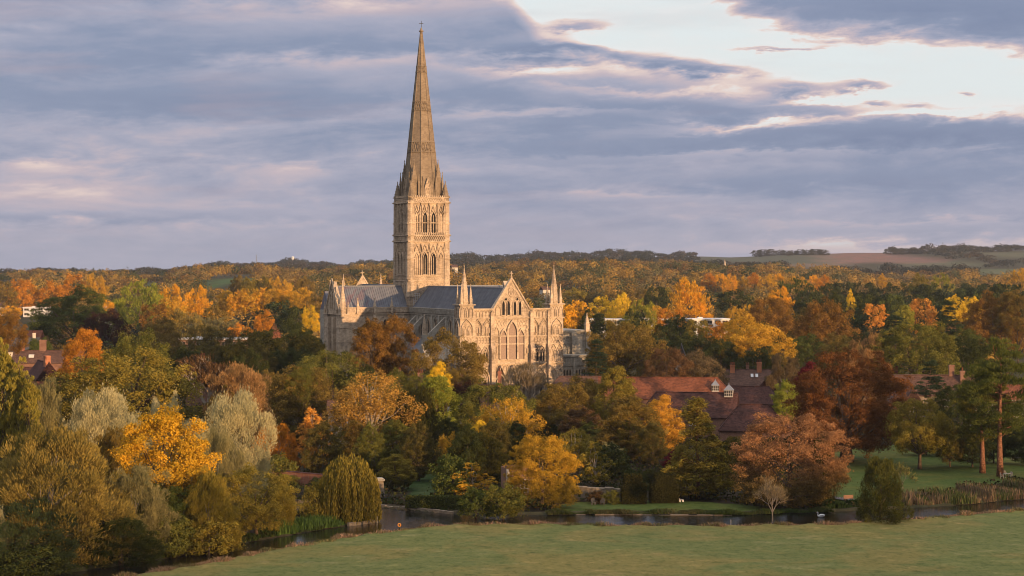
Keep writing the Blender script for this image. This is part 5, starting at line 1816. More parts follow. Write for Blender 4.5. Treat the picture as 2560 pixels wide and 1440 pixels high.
def woodland(name, label, y0, y1, ygrow, spc, r0, nleaf, leaf, hfun, pal, seed, skip=None, px0=-420, px1=2980):
    rng = np.random.default_rng(seed)
    P, Rr, Hh, Cc = [], [], [], []
    yy = y0
    while yy < y1:
        sp = spc * (yy / y0) ** 0.35
        x0_, x1_ = gx(px0, yy), gx(px1, yy)
        k = int((x1_ - x0_) / sp)
        x = x0_ + (np.arange(k) + rng.uniform(-0.45, 0.45, k)) * sp
        y = yy + rng.uniform(-0.5, 0.5, k) * ygrow * (yy / y0) ** 0.5
        P.append(np.stack([x, y], 1))
        yy += ygrow * (yy / y0) ** 0.5
    P = np.concatenate(P)
    z = terrain(P[:, 0], P[:, 1])
    px = 1280 + FPX * P[:, 0] / P[:, 1]
    py = HORY + FPX * (CAMZ - z) / P[:, 1]
    ok = np.ones(len(P), bool)
    for poly, (a, b), c in FIELDS:
        ok &= ~(in_poly(px, py, poly) & (P[:, 1] > a) & (P[:, 1] < b))
        for up_ in (4.0, 8.0, 12.0):
            ok &= ~(in_poly(px, py - FPX * up_ / P[:, 1], poly) & (P[:, 1] > a * 0.62) & (P[:, 1] < b))
    if skip is not None:
        ok &= ~skip(P[:, 0], P[:, 1], px)
    P, z, px = P[ok], z[ok], px[ok]
    nt = len(P)
    # whole patches share a kind of tree
    pat = np.sin(P[:, 0] * 0.013 + 1.7) + np.sin(P[:, 1] * 0.009 + P[:, 0] * 0.006) + rng.normal(size=nt) * 0.9
    ki = np.clip(((pat + 2.2) / 4.4 * len(pal)).astype(int), 0, len(pal) - 1)
    swap = rng.uniform(size=nt) < 0.45
    ki[swap] = rng.integers(0, len(pal), swap.sum())
    col = np.array(pal)[ki] * rng.uniform(0.8, 1.2, (nt, 1))
    R = r0 * rng.uniform(0.65, 1.35, nt)
    H = hfun(px, P[:, 1]) * rng.uniform(0.72, 1.22, nt)
    ti = np.repeat(np.arange(nt), nleaf)
    n_ = len(ti)
    d = rng.normal(size=(n_, 3))
    d[:, 2] = np.abs(d[:, 2]) * 1.1 - 0.35
    d[:, 1] -= 0.25 * np.abs(d[:, 1])
    d = unit(d)
    lump = 1 + 0.20 * np.sin(d[:, 0] * 5 + ti * 1.7) * np.sin(d[:, 2] * 6 + ti * 2.3) + 0.12 * np.sin(d[:, 0] * 9 + ti)
    rad = (0.80 + 0.25 * rng.uniform(size=n_)) * lump
    pos = np.empty((n_, 3))
    pos[:, 0] = P[ti, 0] + d[:, 0] * R[ti] * rad
    pos[:, 1] = P[ti, 1] + d[:, 1] * R[ti] * rad
    pos[:, 2] = z[ti] + H[ti] * 0.55 + d[:, 2] * H[ti] * 0.47 * rad
    nr = unit(d + rng.normal(size=(n_, 3)) * 0.30)
    s = leaf * rng.uniform(0.6, 1.4, n_) * (P[ti, 1] / y0) ** 0.5
    V = leaf_quads(rng, pos, nr, s, s * 0.8)
    me = np_mesh(name, V, np.arange(len(V)).reshape(-1, 4))
    face_col(me, 'col', col[ti] * rng.uniform(0.72, 1.28, (n_, 1)))
    me.materials.append(M['mass'])
    o = bpy.data.objects.new(name, me)
    COL.objects.link(o)
    return tag(o, label, 'woodland', kind='stuff')


def skip_near(x, y, px):
    return ((px < 140) & (y > 1000) & (y < 1470)) | ((px > 240) & (px < 285) & (y > 900) & (y < 1200)) | ((px > 440) & (px < 628) & (y < 925))


woodland('close_woodland', 'mixed woodland carrying on past both ends of the gardens', 345, 760, 16, 13, 5.0, 420, 0.40,
         lambda px, y: np.full(px.shape, 9.0), PAL_W[:7] + PAL_D[:2], 13, lambda x, y, px: (px > -130) & (px < 2690), -700, 3300)
woodland('valley_woodland', 'autumn woodland filling the valley floor behind the cathedral', 760, 1480, 34, 17, 7.2, 330, 0.50,
         lambda px, y: np.where((px > 1450) & (px < 1850) & (y < 1050), 8.5, 12.0) * np.where(y < 1000, 0.80, 1.0), PAL_W + PAL_D[:2], 3, skip_near)
woodland('hillside_woodland', 'brown and gold woodland covering the long rise beyond', 1480, 2950, 30, 15, 8.0, 230, 0.66,
         lambda px, y: 13.0 + 3.0 * np.sin(px * 0.017 + y * 0.004), PAL_W, 4)
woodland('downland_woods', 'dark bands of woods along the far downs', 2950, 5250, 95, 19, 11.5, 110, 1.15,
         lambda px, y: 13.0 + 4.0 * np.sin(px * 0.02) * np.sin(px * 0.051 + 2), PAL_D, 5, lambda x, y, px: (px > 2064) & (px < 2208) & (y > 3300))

# unseen trees set along the crest behind the camera to filter the low sun
rng = np.random.default_rng(9)
pp = rng.uniform(-500, 1500, 4200)
qq = rng.uniform(290, 380, 4200)
px_, py_ = SUN_H[0] * qq - SUN_H[1] * pp, SUN_H[1] * qq + SUN_H[0] * pp
keep = ~((py_ > 60) & (np.abs(px_ / np.maximum(py_, 1)) < 0.42))
px_, py_, pp = px_[keep], py_[keep], pp[keep]
zz = terrain(px_, py_) + 19.0 * rng.uniform(0, 1, len(px_)) ** 1.15 * (0.75 + 0.25 * np.sin(pp * 0.05))
nl = 9
pos = np.repeat(np.stack([px_, py_, zz], 1), nl, 0) + rng.normal(size=(len(px_) * nl, 3)) * 1.0
V = leaf_quads(rng, pos, unit(rng.normal(size=pos.shape)), np.full(len(pos), 0.8), np.full(len(pos), 0.7))
me = np_mesh('unseen_hill_woodland', V, np.arange(len(V)).reshape(-1, 4))
face_col(me, 'col', np.tile((.07, .06, .025), (len(pos), 1)))
me.materials.append(M['mass'])
hw_o = bpy.data.objects.new('unseen_hill_woodland', me)
COL.objects.link(hw_o)
tag(hw_o, 'unseen open wood set along the crest behind the viewpoint to filter the sun', 'woodland', kind='stuff')

# ------------------------------------------------------------------ houses and garden buildings
def fr_win(parent, F, sc, w, z0, z1, cols=2, rows=2, d=0.0):
    """white framed casement with its pane"""
    mb = MB()
    t = 0.09
    plate(mb, F, sc - w / 2 - t, sc + w / 2 + t, z1, z1 + t, d, d + 0.12)
    plate(mb, F, sc - w / 2 - t, sc + w / 2 + t, z0 - t, z0, d, d + 0.16)
    plate(mb, F, sc - w / 2 - t, sc - w / 2, z0, z1, d, d + 0.12)
    plate(mb, F, sc + w / 2, sc + w / 2 + t, z0, z1, d, d + 0.12)
    for i in range(1, cols):
        a = sc - w / 2 + w * i / cols
        plate(mb, F, a - 0.05, a + 0.05, z0, z1, d + 0.02, d + 0.10)
    for i in range(1, rows):
        z = z0 + (z1 - z0) * i / rows
        plate(mb, F, sc - w / 2, sc + w / 2, z - 0.04, z + 0.04, d + 0.02, d + 0.095)
    f = mb.build('window', M['white'], parent)
    g = MB()
    plate(g, F, sc - w / 2, sc + w / 2, z0, z1, d - 0.02, d + 0.03)
    g.build('pane', M['glass'], f)
    return f


def chimney(parent, x, y, z0, z1, w=1.0, l=1.0, pots=2, mat='brick_orange'):
    mb = MB()
    mb.box(x - l / 2, x + l / 2, y - w / 2, y + w / 2, z0, z1)
    mb.box(x - l / 2 - 0.1, x + l / 2 + 0.1, y - w / 2 - 0.1, y + w / 2 + 0.1, z1 - 0.35, z1 - 0.1)
    c = mb.build('chimney', M[mat], parent)
    for i in range(pots):
        p = MB()
        px_ = x - l / 2 + l * (i + 0.5) / pots
        p.frustum(px_, y, z1 - 0.02, z1 + 0.75, 0.19, 0.14, 8)
        p.frustum(px_, y, z1 + 0.7, z1 + 0.82, 0.2, 0.2, 8)
        p.build('chimney_pot', M['tile_red'], c)
    return c


def house(name, label, x, dep, L, W, he, hr, rz, wall='brick', roof='tile_red', hip0=0.0, hip1=0.0, cat='house', z=None, over=0.3, group=None):
    """ridge along local x; hip0/hip1 pull the ridge ends in"""
    X_, Y_ = gx(x, dep), dep
    r = empty(name, (X_, Y_, gz_at(X_, Y_) if z is None else z), rz)
    mb = MB()
    mb.box(-L / 2, L / 2, -W / 2, W / 2, -0.3, he)
    for sg, hp in ((-1, hip0), (1, hip1)):
        if hp == 0:
            x0 = sg * L / 2
            mb.add([(x0 - sg * 0.25, -W / 2, he), (x0 - sg * 0.25, W / 2, he), (x0 - sg * 0.25, 0, hr - 0.12), (x0, -W / 2, he), (x0, W / 2, he), (x0, 0, hr - 0.12)],
                   [(0, 1, 2), (3, 5, 4), (0, 2, 5, 3), (1, 4, 5, 2)])
    mb.build('wall', M[wall], r)
    m = MB()
    e0 = -L / 2 - over + (0.0)
    e1 = L / 2 + over
    a, b = e0 + hip0, e1 - hip1
    yo = W / 2 + over
    zo = he - over * (hr - he) / (W / 2)
    t = 0.22
    top = [(e0, -yo, zo + t), (e1, -yo, zo + t), (e1, yo, zo + t), (e0, yo, zo + t), (a, 0, hr + t), (b, 0, hr + t)]
    bot = [(p[0], p[1], p[2] - t) for p in top]
    m.add(top + bot, [(0, 1, 5, 4), (2, 3, 4, 5), (3, 0, 4), (1, 2, 5), (6, 10, 11, 7), (8, 11, 10, 9), (9, 10, 6), (7, 11, 8),
                      (0, 6, 7, 1), (1, 7, 8, 2), (2, 8, 9, 3), (3, 9, 6, 0)])
    # ridge and hip tiles stand proud
    m.tube([(a, 0, hr + t), (b, 0, hr + t)], 0.16, 6)
    for hp, e, q in ((hip0, e0, a), (hip1, e1, b)):
        if hp:
            for sg in (-1, 1):
                m.tube([(q, 0, hr + t), (e, sg * yo, zo + t)], 0.13, 5)
    rf = m.build('roof', M[roof], r)
    tag(r, label, cat, group)
    r['_roof'] = rf.name
    return r, rf


def side(L, W, k):
    return {'f': Face((0, -W / 2, 0), (1, 0, 0), (0, -1, 0)), 'b': Face((0, W / 2, 0), (-1, 0, 0), (0, 1, 0)),
            'r': Face((L / 2, 0, 0), (0, 1, 0), (1, 0, 0)), 'l': Face((-L / 2, 0, 0), (0, -1, 0), (-1, 0, 0))}[k]


rad = math.radians
# red brick gabled house at the edge
h, rf = house('brick_house', 'red brick gabled house with a big orange chimney and white windows', 108, 565, 12, 7.2, 8.6, 13.2, rad(118), 'brick', 'tile_dark')
F = side(12, 7.2, 'l')
fr_win(h, F, 0.3, 0.95, 7.9, 9.6)
fr_win(h, F, 1.3, 1.5, 2.2, 4.2)
fr_win(h, F, -1.9, 1.3, 2.2, 4.2)
chimney(rf, -5.0, 0.3, 11.6, 15.2, 1.5, 2.0, 0)
h, rf = house('brick_house', 'long red tiled house with a weathered chimney stack behind the gabled brick house', 122, 640, 22, 8, 9.4, 13.0, rad(3), 'brick_old', 'tile_brown')
chimney(rf, -2.0, 0.4, 12.0, 16.6, 1.4, 2.0, 0, 'brick_old')
chimney(rf, -8.6, 0.4, 12.0, 15.6, 1.2, 1.5, 2, 'brick')
F = side(22, 8, 'f')
wb_ = MB()
wb_.box(-6.0, -4.4, -2.6, -0.6, 11.0, 12.0)
wb_.build('dormer', M['white'], rf)
h, rf = house('brick_house', 'low brown roofed house tucked against the gabled brick house', 70, 590, 9, 7, 6.8, 10.2, rad(12), 'brick_old', 'tile_dark')
h, rf = house('slate_house', 'grey slate roofed houses with pale chimney in the gap of the trees', 58, 760, 12, 9, 8.0, 12.6, rad(15), 'render', 'slate')
chimney(rf, 4, 0.3, 12, 14.6, 1.0, 1.2, 2, 'render')
h, rf = house('slate_house', 'brown roofed house next to the grey slate one', 78, 800, 9, 8, 9.0, 14.0, rad(-10), 'render', 'tile_dark')
h, rf = house('cream_house', 'cream house with a pale hipped roof on the photo edge', 18, 1450, 19, 11, 6.5, 9.8, rad(8), 'render', 'tile_brown', 3, 3)
chimney(rf, 7.2, -3.4, 4, 8.6, 1.8, 1.8, 0, 'render')


def flat_block(name, label, x, dep, L, W, he, rz, rows=3, bays=6, cat='building', wall='white', group=None, zb=0.0):
    X_, Y_ = gx(x, dep), dep
    r = empty(name, (X_, Y_, gz_at(X_, Y_)), rz)
    mb = MB()
    mb.box(-L / 2, L / 2, -W / 2, W / 2, -0.3, he)
    mb.build('wall', M[wall], r)
    m = MB()
    m.box(-L / 2 - 0.45, L / 2 + 0.45, -W / 2 - 0.45, W / 2 + 0.45, he, he + 0.55)
    m.box(-L / 4, -L / 4 + 2.4, -1.2, 1.2, he + 0.55, he + 1.2)
    m.build('roof', M['white_flat'], r)
    st = he / rows
    for fk in ('f', 'l'):
        F = side(L, W, fk)
        ln = L if fk == 'f' else W
        nb = bays if fk == 'f' else max(2, int(bays * W / L))
        for j in range(rows):
            for i in range(nb):
                sc = -ln / 2 + ln * (i + 0.5) / nb
                if fk == 'f' and i == nb // 2:
                    pm = MB()
                    plate(pm, F, sc - 0.42 * ln / nb, sc + 0.42 * ln / nb, j * st + 0.1, j * st + st * 0.32, 0, 0.12)
                    pm.build('panel', M['red_panel'], r)
                fr_win(r, F, sc, ln / nb * 0.62, j * st + st * 0.42, j * st + st * 0.86, 2, 1)
    tag(r, label, cat, group)
    return r


flat_block('flat_roofed_block', 'white flat roofed block touching the cloister pinnacle', 1525, 985, 18.5, 11, 13.4, rad(-6), 4, 5)
flat_block('flat_roofed_block', 'white flat roofed block, mostly sunk in orange trees', 1648, 1000, 19.5, 11, 13.6, rad(-6), 4, 5)
flat_block('flat_roofed_block', 'white flat roofed block showing several storeys of windows', 1768, 985, 19.5, 12, 13.6, rad(7), 4, 5)
flat_block('white_shed', 'long low white roofed building above brick, far behind the huge oak', 533, 900, 30, 12, 7.0, rad(3), 1, 8, wall='brick_old')
flat_block('white_shed', 'pale flat roofed shed beside the massive dark green tree', 98, 1430, 20, 14, 6.6, rad(0), 2, 4)
flat_block('white_shed', 'small white shed seen between dark tree and lime tree', 262, 1150, 6, 8, 15.0, rad(0), 2, 2)
# pyramid roof
h, rf = house('red_pavilion', 'small red pyramid roofed pavilion among very dark trees', 685, 850, 5.0, 5.0, 10.6, 15.3, rad(20), 'brick', 'tile_red', 2.78, 2.78)
h, rf = house('brick_house', 'hidden house with a tall cluster of chimney pots', 506, 575, 9, 7, 9.6, 12.2, rad(4), 'brick_old', 'tile_dark')
chimney(rf, 0, 0, 11.6, 14.4, 0.9, 1.5, 4, 'brick_old')

# the barns
h, rf = house('tithe_barn', 'long red tiled barn with one hipped end catching the sun', 1668, 528, 36, 10, 5.6, 10.7, rad(-3), 'brick_old', 'tile_red', 0, 5.0, 'barn')


def cupola(x, y, z, w, name, mat, parent, h=1.6):
    mb = MB()
    mb.box(x - w / 2, x + w / 2, y - w / 2, y + w / 2, z, z + h)
    c = mb.build(name, M[mat], parent)
    m = MB()
    for sg, F in ((1, Face((x, y - w / 2, z), (1, 0, 0), (0, -1, 0))), (2, Face((x - w / 2, y, z), (0, -1, 0), (-1, 0, 0)))):
        for j in range(2):
            for i in range(4):
                a = -w / 2 + w * (i + 0.5) / 4
                plate(m, F, a - w / 11, a + w / 11, 0.3 + j * 0.65, 0.85 + j * 0.65, 0.0, 0.03)
    m.build('pane', M['glass'], c)
    r_ = MB()
    r_.frustum(x, y, z + h, z + h + 0.12, w * 0.82, w * 0.82, 4, math.pi / 4)
    r_.frustum(x, y, z + h + 0.12, z + h + 1.35, w * 0.78, 0.12, 4, math.pi / 4)
    r_.frustum(x, y, z + h + 1.3, z + h + 1.75, 0.12, 0.05, 6)
    r_.build('cupola_roof', M['lead_trim'], c)
    return c


cupola(12.6, -2.7, 7.4, 1.9, 'cupola', 'lantern', rf)
h, rf = house('brick_barn', 'old brown tiled building with a white lantern on its ridge and casement windows', 1722, 474, 23, 11, 5.0, 10.2, rad(-12), 'brick_old', 'tile_dark', 4.0, 0, 'barn')
F = side(23, 11, 'f')
for a in (-8.0, -6.3, -3.9, -1.6, 1.6):
    fr_win(h, F, a, 1.3, 3.0, 4.5, 2, 2)
cupola(9.6, -0.4, 9.5, 2.0, 'cupola', 'lantern', rf)
h, rf = house('brick_barn', 'hipped dark tiled wing joined to the old building, with a timbered wall', 1890, 452, 16, 11, 3.6, 8.9, rad(-8), 'brick_old', 'tile_dark', 4.6, 5.6, 'barn')
F = side(16, 11, 'l')
mbt = MB()
for i in range(7):
    plate(mbt, F, -4.6 + i * 1.5, -4.4 + i * 1.5, 0, 3.3, 0, 0.08)
mbt.build('timber_framing', M['iron'], h)
h, rf = house('brown_barn', 'plain brown roofed range behind the tall lime tree', 1450, 560, 18, 9, 5.4, 9.2, rad(-3), 'brick_old', 'tile_brown', 3.5, 0, 'barn')
# chimneyed house
h, rf = house('brick_house', 'tile hung house with three orange chimney stacks and roof lights', 1868, 600, 19, 10, 4.6, 9.0, rad(-4), 'brick_old', 'tile_brown', 2.5, 0)
chimney(rf, -4.4, -0.6, 7.4, 10.6, 1.2, 1.4, 3)
chimney(rf, 0.2, 1.2, 8.0, 10.4, 0.9, 0.9, 2, 'brick_old')
chimney(rf, 3.6, -0.4, 7.6, 11.4, 1.2, 1.4, 3)
for a in (1.0, 2.4):
    mbt = MB()
    sl = math.atan2(4.4, 5)
    mbt.add([(a, -2.6, 7.0 + 0.02), (a + 0.8, -2.6, 7.02), (a + 0.8, -1.6, 7.9), (a, -1.6, 7.9), (a, -2.65, 7.14), (a + 0.8, -2.65, 7.14), (a + 0.8, -1.65, 8.02), (a, -1.65, 8.02)],
            [(4, 5, 6, 7), (0, 1, 5, 4), (1, 2, 6, 5), (2, 3, 7, 6), (3, 0, 4, 7)])
    mbt.build('roof_light', M['white'], rf)
h, rf = house('brick_house', 'small brick gable with one white window beside the three chimney house', 1922, 575, 8, 6.2, 4.8, 8.4, rad(78), 'brick', 'tile_dark')
fr_win(h, side(8, 6.2, 'l'), 0.2, 0.9, 4.4, 5.5)
h, rf = house('brown_house', 'brown gabled roof range in front of the three chimney house', 1880, 540, 15, 8, 3.4, 7.6, rad(-20), 'brick_old', 'tile_dark', 0, 3)
h, rf = house('white_gable_house', 'narrow white gable peeping between maroon trees', 1704, 628, 7, 3.6, 10.5, 15.5, rad(84), 'render', 'slate')
fr_win(h, side(7, 3.6, 'l'), 0, 1.1, 9.6, 11.0)
# right-hand houses
h, rf = house('orange_roofed_house', 'bright orange roofed house with a white chimney beside the copper beech', 2203, 566, 9, 7, 6.8, 11.6, rad(-6), 'brick', 'tile_red')
chimney(rf, -1.9, 0, 10.6, 13.6, 1.2, 1.2, 1, 'render')
h, rf = house('stone_house', 'long brown roofed stone house behind the blue green cedar', 2330, 505, 21, 9, 8.0, 12.6, rad(-3), 'rubble', 'tile_brown')
chimney(rf, 5.0, 0.3, 11.8, 15.4, 1.2, 1.3, 0, 'brick_old')
chimney(rf, 7.4, -1.6, 10.8, 14.0, 1.1, 1.1, 1, 'brick_old')
F = side(21, 9, 'f')
for a in (-1, 3, 6.5, 9):
    fr_win(h, F, a, 1.3, 5.2, 6.9)
h, rf = house('stone_house', 'flint gable with a steep brown roof next to the copper beech', 2250, 484, 8, 4.6, 7.6, 11.0, rad(84), 'rubble', 'tile_brown')
fr_win(h, side(8, 4.6, 'l'), 0, 1.2, 4.6, 6.2)
h, rf = house('stone_house', 'second flint gable, closer to the blue green cedar', 2281, 486, 8, 4.4, 7.2, 10.8, rad(84), 'rubble', 'tile_brown')
fr_win(h, side(8, 4.4, 'l'), 0, 1.2, 4.6, 6.2)
h, rf = house('orange_roofed_house', 'low orange roofed house glimpsed between the pine trunks', 2500, 500, 17, 8, 7.4, 10.4, rad(2), 'render', 'tile_red')
# houses under the cathedral front
h, rf = house('brown_house', 'brown roofed house with slender chimney in front of the nave', 1018, 520, 9, 7, 7.6, 10.2, rad(3), 'brick_old', 'tile_brown')
chimney(rf, -2.0, 0, 9.6, 13.2, 0.7, 0.7, 1, 'brick_old')
chimney(rf, 3.4, 0, 9.6, 12.6, 0.9, 1.4, 3, 'brick_old')
h, rf = house('white_gable_house', 'white gabled house with a tall brick chimney under the front corner', 1142, 510, 6, 4.2, 7.2, 10.2, rad(84), 'render', 'slate')
chimney(rf, -1.5, -1.6, 8.0, 12.6, 0.8, 0.9, 2, 'brick')
h, rf = house('brown_house', 'low house whose lone brick chimney stands before the side doorway', 1240, 520, 9, 7, 7.0, 9.2, rad(5), 'brick_old', 'tile_dark')
chimney(rf, 0.9, -0.4, 8.4, 13.0, 0.8, 0.9, 1, 'brick')
h, rf = house('brown_house', 'house lost in trees with an orange chimney beside the bronze oak', 795, 480, 7, 6, 8.0, 10.4, rad(10), 'brick_old', 'tile_dark')
chimney(rf, 0.5, 0, 9.5, 13.0, 0.8, 0.9, 0, 'brick_orange')
h, rf = house('white_cottage', 'pale walled cottage half hidden by the tall golden birch', 846, 440, 4.6, 5, 8.4, 10.6, rad(5), 'render', 'tile_brown')
# riverside house of brick and flint
X_, Y_ = gx(1283, 350), 350
gh = empty('garden_house', (X_, Y_, 0), rad(14))
mb = MB()
mb.box(-1.5, 3.4, -1.5, 3.0, -0.3, 5.2)
mb.box(-1.62, -0.2, -1.62, -0.6, 5.2, 5.75)
mb.box(0.5, 1.5, -1.6, -0.6, 5.2, 5.4)
mb.build('wall', M['brick_old'], gh)
mb = MB()
for i in range(9):
    w = 0.5 if i % 2 else 0.3
    mb.box(-1.56, -1.5 + w, -1.57, -1.2, 0.1 + i * 0.56, 0.6 + i * 0.56)
mb.build('quoin', M['render'], gh)
fr_win(gh, Face((0, -1.5, 0), (1, 0, 0), (0, -1, 0)), 1.6, 1.3, 0.9, 3.1, 2, 3)
fr_win(gh, Face((0, -1.5, 0), (1, 0, 0), (0, -1, 0)), -0.75, 0.4, 1.6, 2.6, 1, 2)
tag(gh, 'square brick and flint garden house at the river behind the yellow beech', 'garden house')


def wall_run(name, label, pts, h, t, mat, cat='wall', cap=None):
    mb = MB()
    cp = MB()
    for (a, b) in zip(pts[:-1], pts[1:]):
        a, b = Vector((*a, 0)), Vector((*b, 0))
        d_ = (b - a).normalized()
        nn = Vector((-d_.y, d_.x, 0)) * t / 2
        k = max(int((b - a).length / 1.4), 1)
        for i in range(k):
            p, q = a.lerp(b, i / k), a.lerp(b, (i + 1) / k)
            hh = h + trng.uniform(-0.10, 0.10) if mat == 'rubble' else h
            mb.add([p - nn + Vector((0, 0, -0.5)), q - nn + Vector((0, 0, -0.5)), q + nn + Vector((0, 0, -0.5)), p + nn + Vector((0, 0, -0.5)),
                    p - nn + Vector((0, 0, hh)), q - nn + Vector((0, 0, hh)), q + nn + Vector((0, 0, hh)), p + nn + Vector((0, 0, hh))],
                   [(4, 5, 6, 7), (0, 1, 5, 4), (1, 2, 6, 5), (2, 3, 7, 6), (3, 0, 4, 7)])
            n2 = nn * 1.4
            cp.add([p - n2 + Vector((0, 0, hh)), q - n2 + Vector((0, 0, hh)), q + n2 + Vector((0, 0, hh)), p + n2 + Vector((0, 0, hh)),
                    p + Vector((0, 0, hh + 0.2)), q + Vector((0, 0, hh + 0.2))], [(0, 1, 5, 4), (2, 3, 4, 5), (3, 0, 4), (1, 2, 5)])
    o = mb.build(name, M[mat])
    if cap:
        cp.build('coping', M[cap], o)
    return tag(o, label, cat)


def grd(px, dep):
    return (gx(px, dep), dep)


wall_run('garden_wall', 'high red brick garden wall beside the canal, left bare above a dark fence', [grd(640, 372), grd(735, 367), grd(815, 362)], 2.6, 0.45, 'brick', cap='tile_dark')
wall_run('canal_edging', 'stone edging along the canal below the brick wall', [gp(640, 1257), gp(735, 1256), gp(830, 1258), gp(930, 1262)], 0.35, 0.5, 'rubble', 'edging')
wall_run('stone_wall', 'ragged old stone wall on the lawn between beech and clipped yews', [grd(1425, 346), grd(1490, 344), grd(1558, 343)], 2.2, 0.5, 'rubble', cap='rubble')
wall_run('river_edging', 'low stone river edge curving below the hedge', [gp(945, 1265), gp(1005, 1271), gp(1065, 1276), gp(1132, 1283)], 0.18, 0.6, 'rubble', 'edging')
wall_run('river_edging', 'straight pale timber and stone edge of the lawn along the water', [gp(1440, 1284.5), gp(1560, 1284.5), gp(1700, 1285.5), gp(1830, 1285.5)], -0.15, 0.35, 'rubble', 'edging')
wall_run('stone_point', 'small curved stone edge under the weeping willow', [gp(870, 1313.5), gp(905, 1308), gp(935, 1303.5), gp(941, 1297.5), gp(925, 1292.5)], 0.3, 0.5, 'rubble', 'edging')
X_, Y_ = grd(945, 350)
pr = empty('stone_pier', (X_, Y_, 0), 0.2)
mb = MB()
mb.frustum(0, 0, -0.2, 2.9, 1.6, 1.15, 4, math.pi / 4)
mb.build('wall', M['rubble'], pr)
mb = MB()
mb.box(-1.05, 1.05, -1.05, 1.05, 2.9, 3.2)
mb.box(-0.8, 0.8, -0.8, 0.8, 3.2, 3.38)
mb.build('coping', M['stone_grey'], pr)
tag(pr, 'battered stone pier ending the garden wall next to the weeping willow', 'pier')

# fences and gate
def rail_fence(name, label, pts, h, step, mat, rails=2, cat='fence'):
    r = empty(name, (pts[0][0], pts[0][1], 0))
    o0 = Vector((pts[0][0], pts[0][1], 0))
    P_ = [Vector((*p, 0)) - o0 for p in pts]
    rl = MB()
    for a, b in zip(P_[:-1], P_[1:]):
        k = max(int((b - a).length / step), 1)
        for i in range(k + 1):
            p = a.lerp(b, i / k)
            m = MB()
            m.box(p.x - 0.06, p.x + 0.06, p.y - 0.06, p.y + 0.06, -0.4, h + 0.1)
            m.build('post', M[mat], r)
        for j in range(rails):
            z = h * (j + 0.6) / rails
            rl.tube([a + Vector((0, 0, z)), b + Vector((0, 0, z))], 0.045, 5)
    rl.build('rail', M[mat], r)
    return tag(r, label, cat)


rail_fence('post_fence', 'dark fence of posts along the foot of the brick wall', [grd(670, 356), grd(740, 353), grd(800, 351)], 1.5, 1.6, 'iron')
rail_fence('garden_gate', 'small dark iron gate beside the stone pier', [grd(958, 342), grd(972, 342)], 1.5, 0.5, 'iron', 3, 'gate')

# clipped yews and hedge: leafy blocks
def leaf_block(name, label, x, dep, boxes, col, n=5200, leaf=0.10, cat='hedge', rz=0.0):
    rng = np.random.default_rng(int(x))
    X_, Y_ = gx(x, dep), dep
    r = empty(name, (X_, Y_, 0), rz)
    Vs = []
    tot = sum((b[1] - b[0]) * (b[3] - b[2]) + 2 * (b[1] - b[0]) * (b[5] - b[4]) for b in boxes)
    core = MB()
    for (x0, x1, y0, y1, z0, z1) in boxes:
        core.box(x0 + 0.12, x1 - 0.12, y0 + 0.12, y1 - 0.12, z0, z1 - 0.12)
        m = int(n * ((x1 - x0) * (y1 - y0) + 2 * (x1 - x0) * (z1 - z0)) / tot)
        u = rng.uniform(size=(m, 3))
        f = rng.integers(0, 5, m)
        p = np.array([x0, y0, z0]) + u * np.array([x1 - x0, y1 - y0, z1 - z0])
        nr = np.zeros((m, 3))
        for k, (ax, v, s_) in enumerate(((1, y0, -1), (1, y0, -1), (2, z1, 1), (0, x0, -1), (0, x1, 1))):
            q = f == k
            p[q, ax] = v + rng.normal(size=q.sum()) * 0.07
            nr[q, ax] = s_
        Vs.append(leaf_quads(rng, p, unit(nr + rng.normal(size=(m, 3)) * 0.5), leaf * rng.uniform(0.7, 1.5, m), leaf * 0.7 * rng.uniform(0.7, 1.4, m)))
    V = np.concatenate(Vs)
    k = len(V) // 4
    o = bpy.data.objects.new('foliage', crown_mesh('clipped_foliage', V, rng.uniform(size=k), np.ones(k)))
    COL.objects.link(o)
    o.parent = r
    o.color = (*COLR[col], 1)
    c = core.build('inner_growth', M['leaf'], r)
    c.color = (*[v * 0.8 for v in COLR[col]], 1)
    return tag(r, label, cat)


leaf_block('clipped_yew', 'stepped clipped yew block at the end of the old stone wall', 1585, 341, [(-2.1, 2.1, -1.8, 2, 0, 3.2), (-1.7, 1.3, -1.4, 1.6, 3.2, 4.9)], 'yew')
leaf_block('clipped_yew', 'stepped clipped yew block beside the white garden chair', 1660, 342, [(-2.4, 2.4, -1.8, 2, 0, 3.2), (-1.5, 1.9, -1.4, 1.6, 3.2, 4.9)], 'yew')
leaf_block('garden_hedge', 'leafy green hedge along the river bend', 1085, 333, [(-4.6, 4.2, -0.9, 0.9, 0.2, 2.1)], 'green', 5200, 0.13, rz=-0.10)
leaf_block('garden_hedge', 'low dark hedge on the terrace behind the clipped yews', 1625, 372, [(-2.6, 2.6, -0.6, 0.6, 0, 1.5)], 'yew', 2200)


# ------------------------------------------------------------------ seats, swan, markers
def leg_set(r, xs_, ys_, h, mat, t=0.05):
    for a in xs_:
        for b in ys_:
            m = MB()
            m.box(a - t, a + t, b - t, b + t, 0, h)
            m.build('leg', M[mat], r)


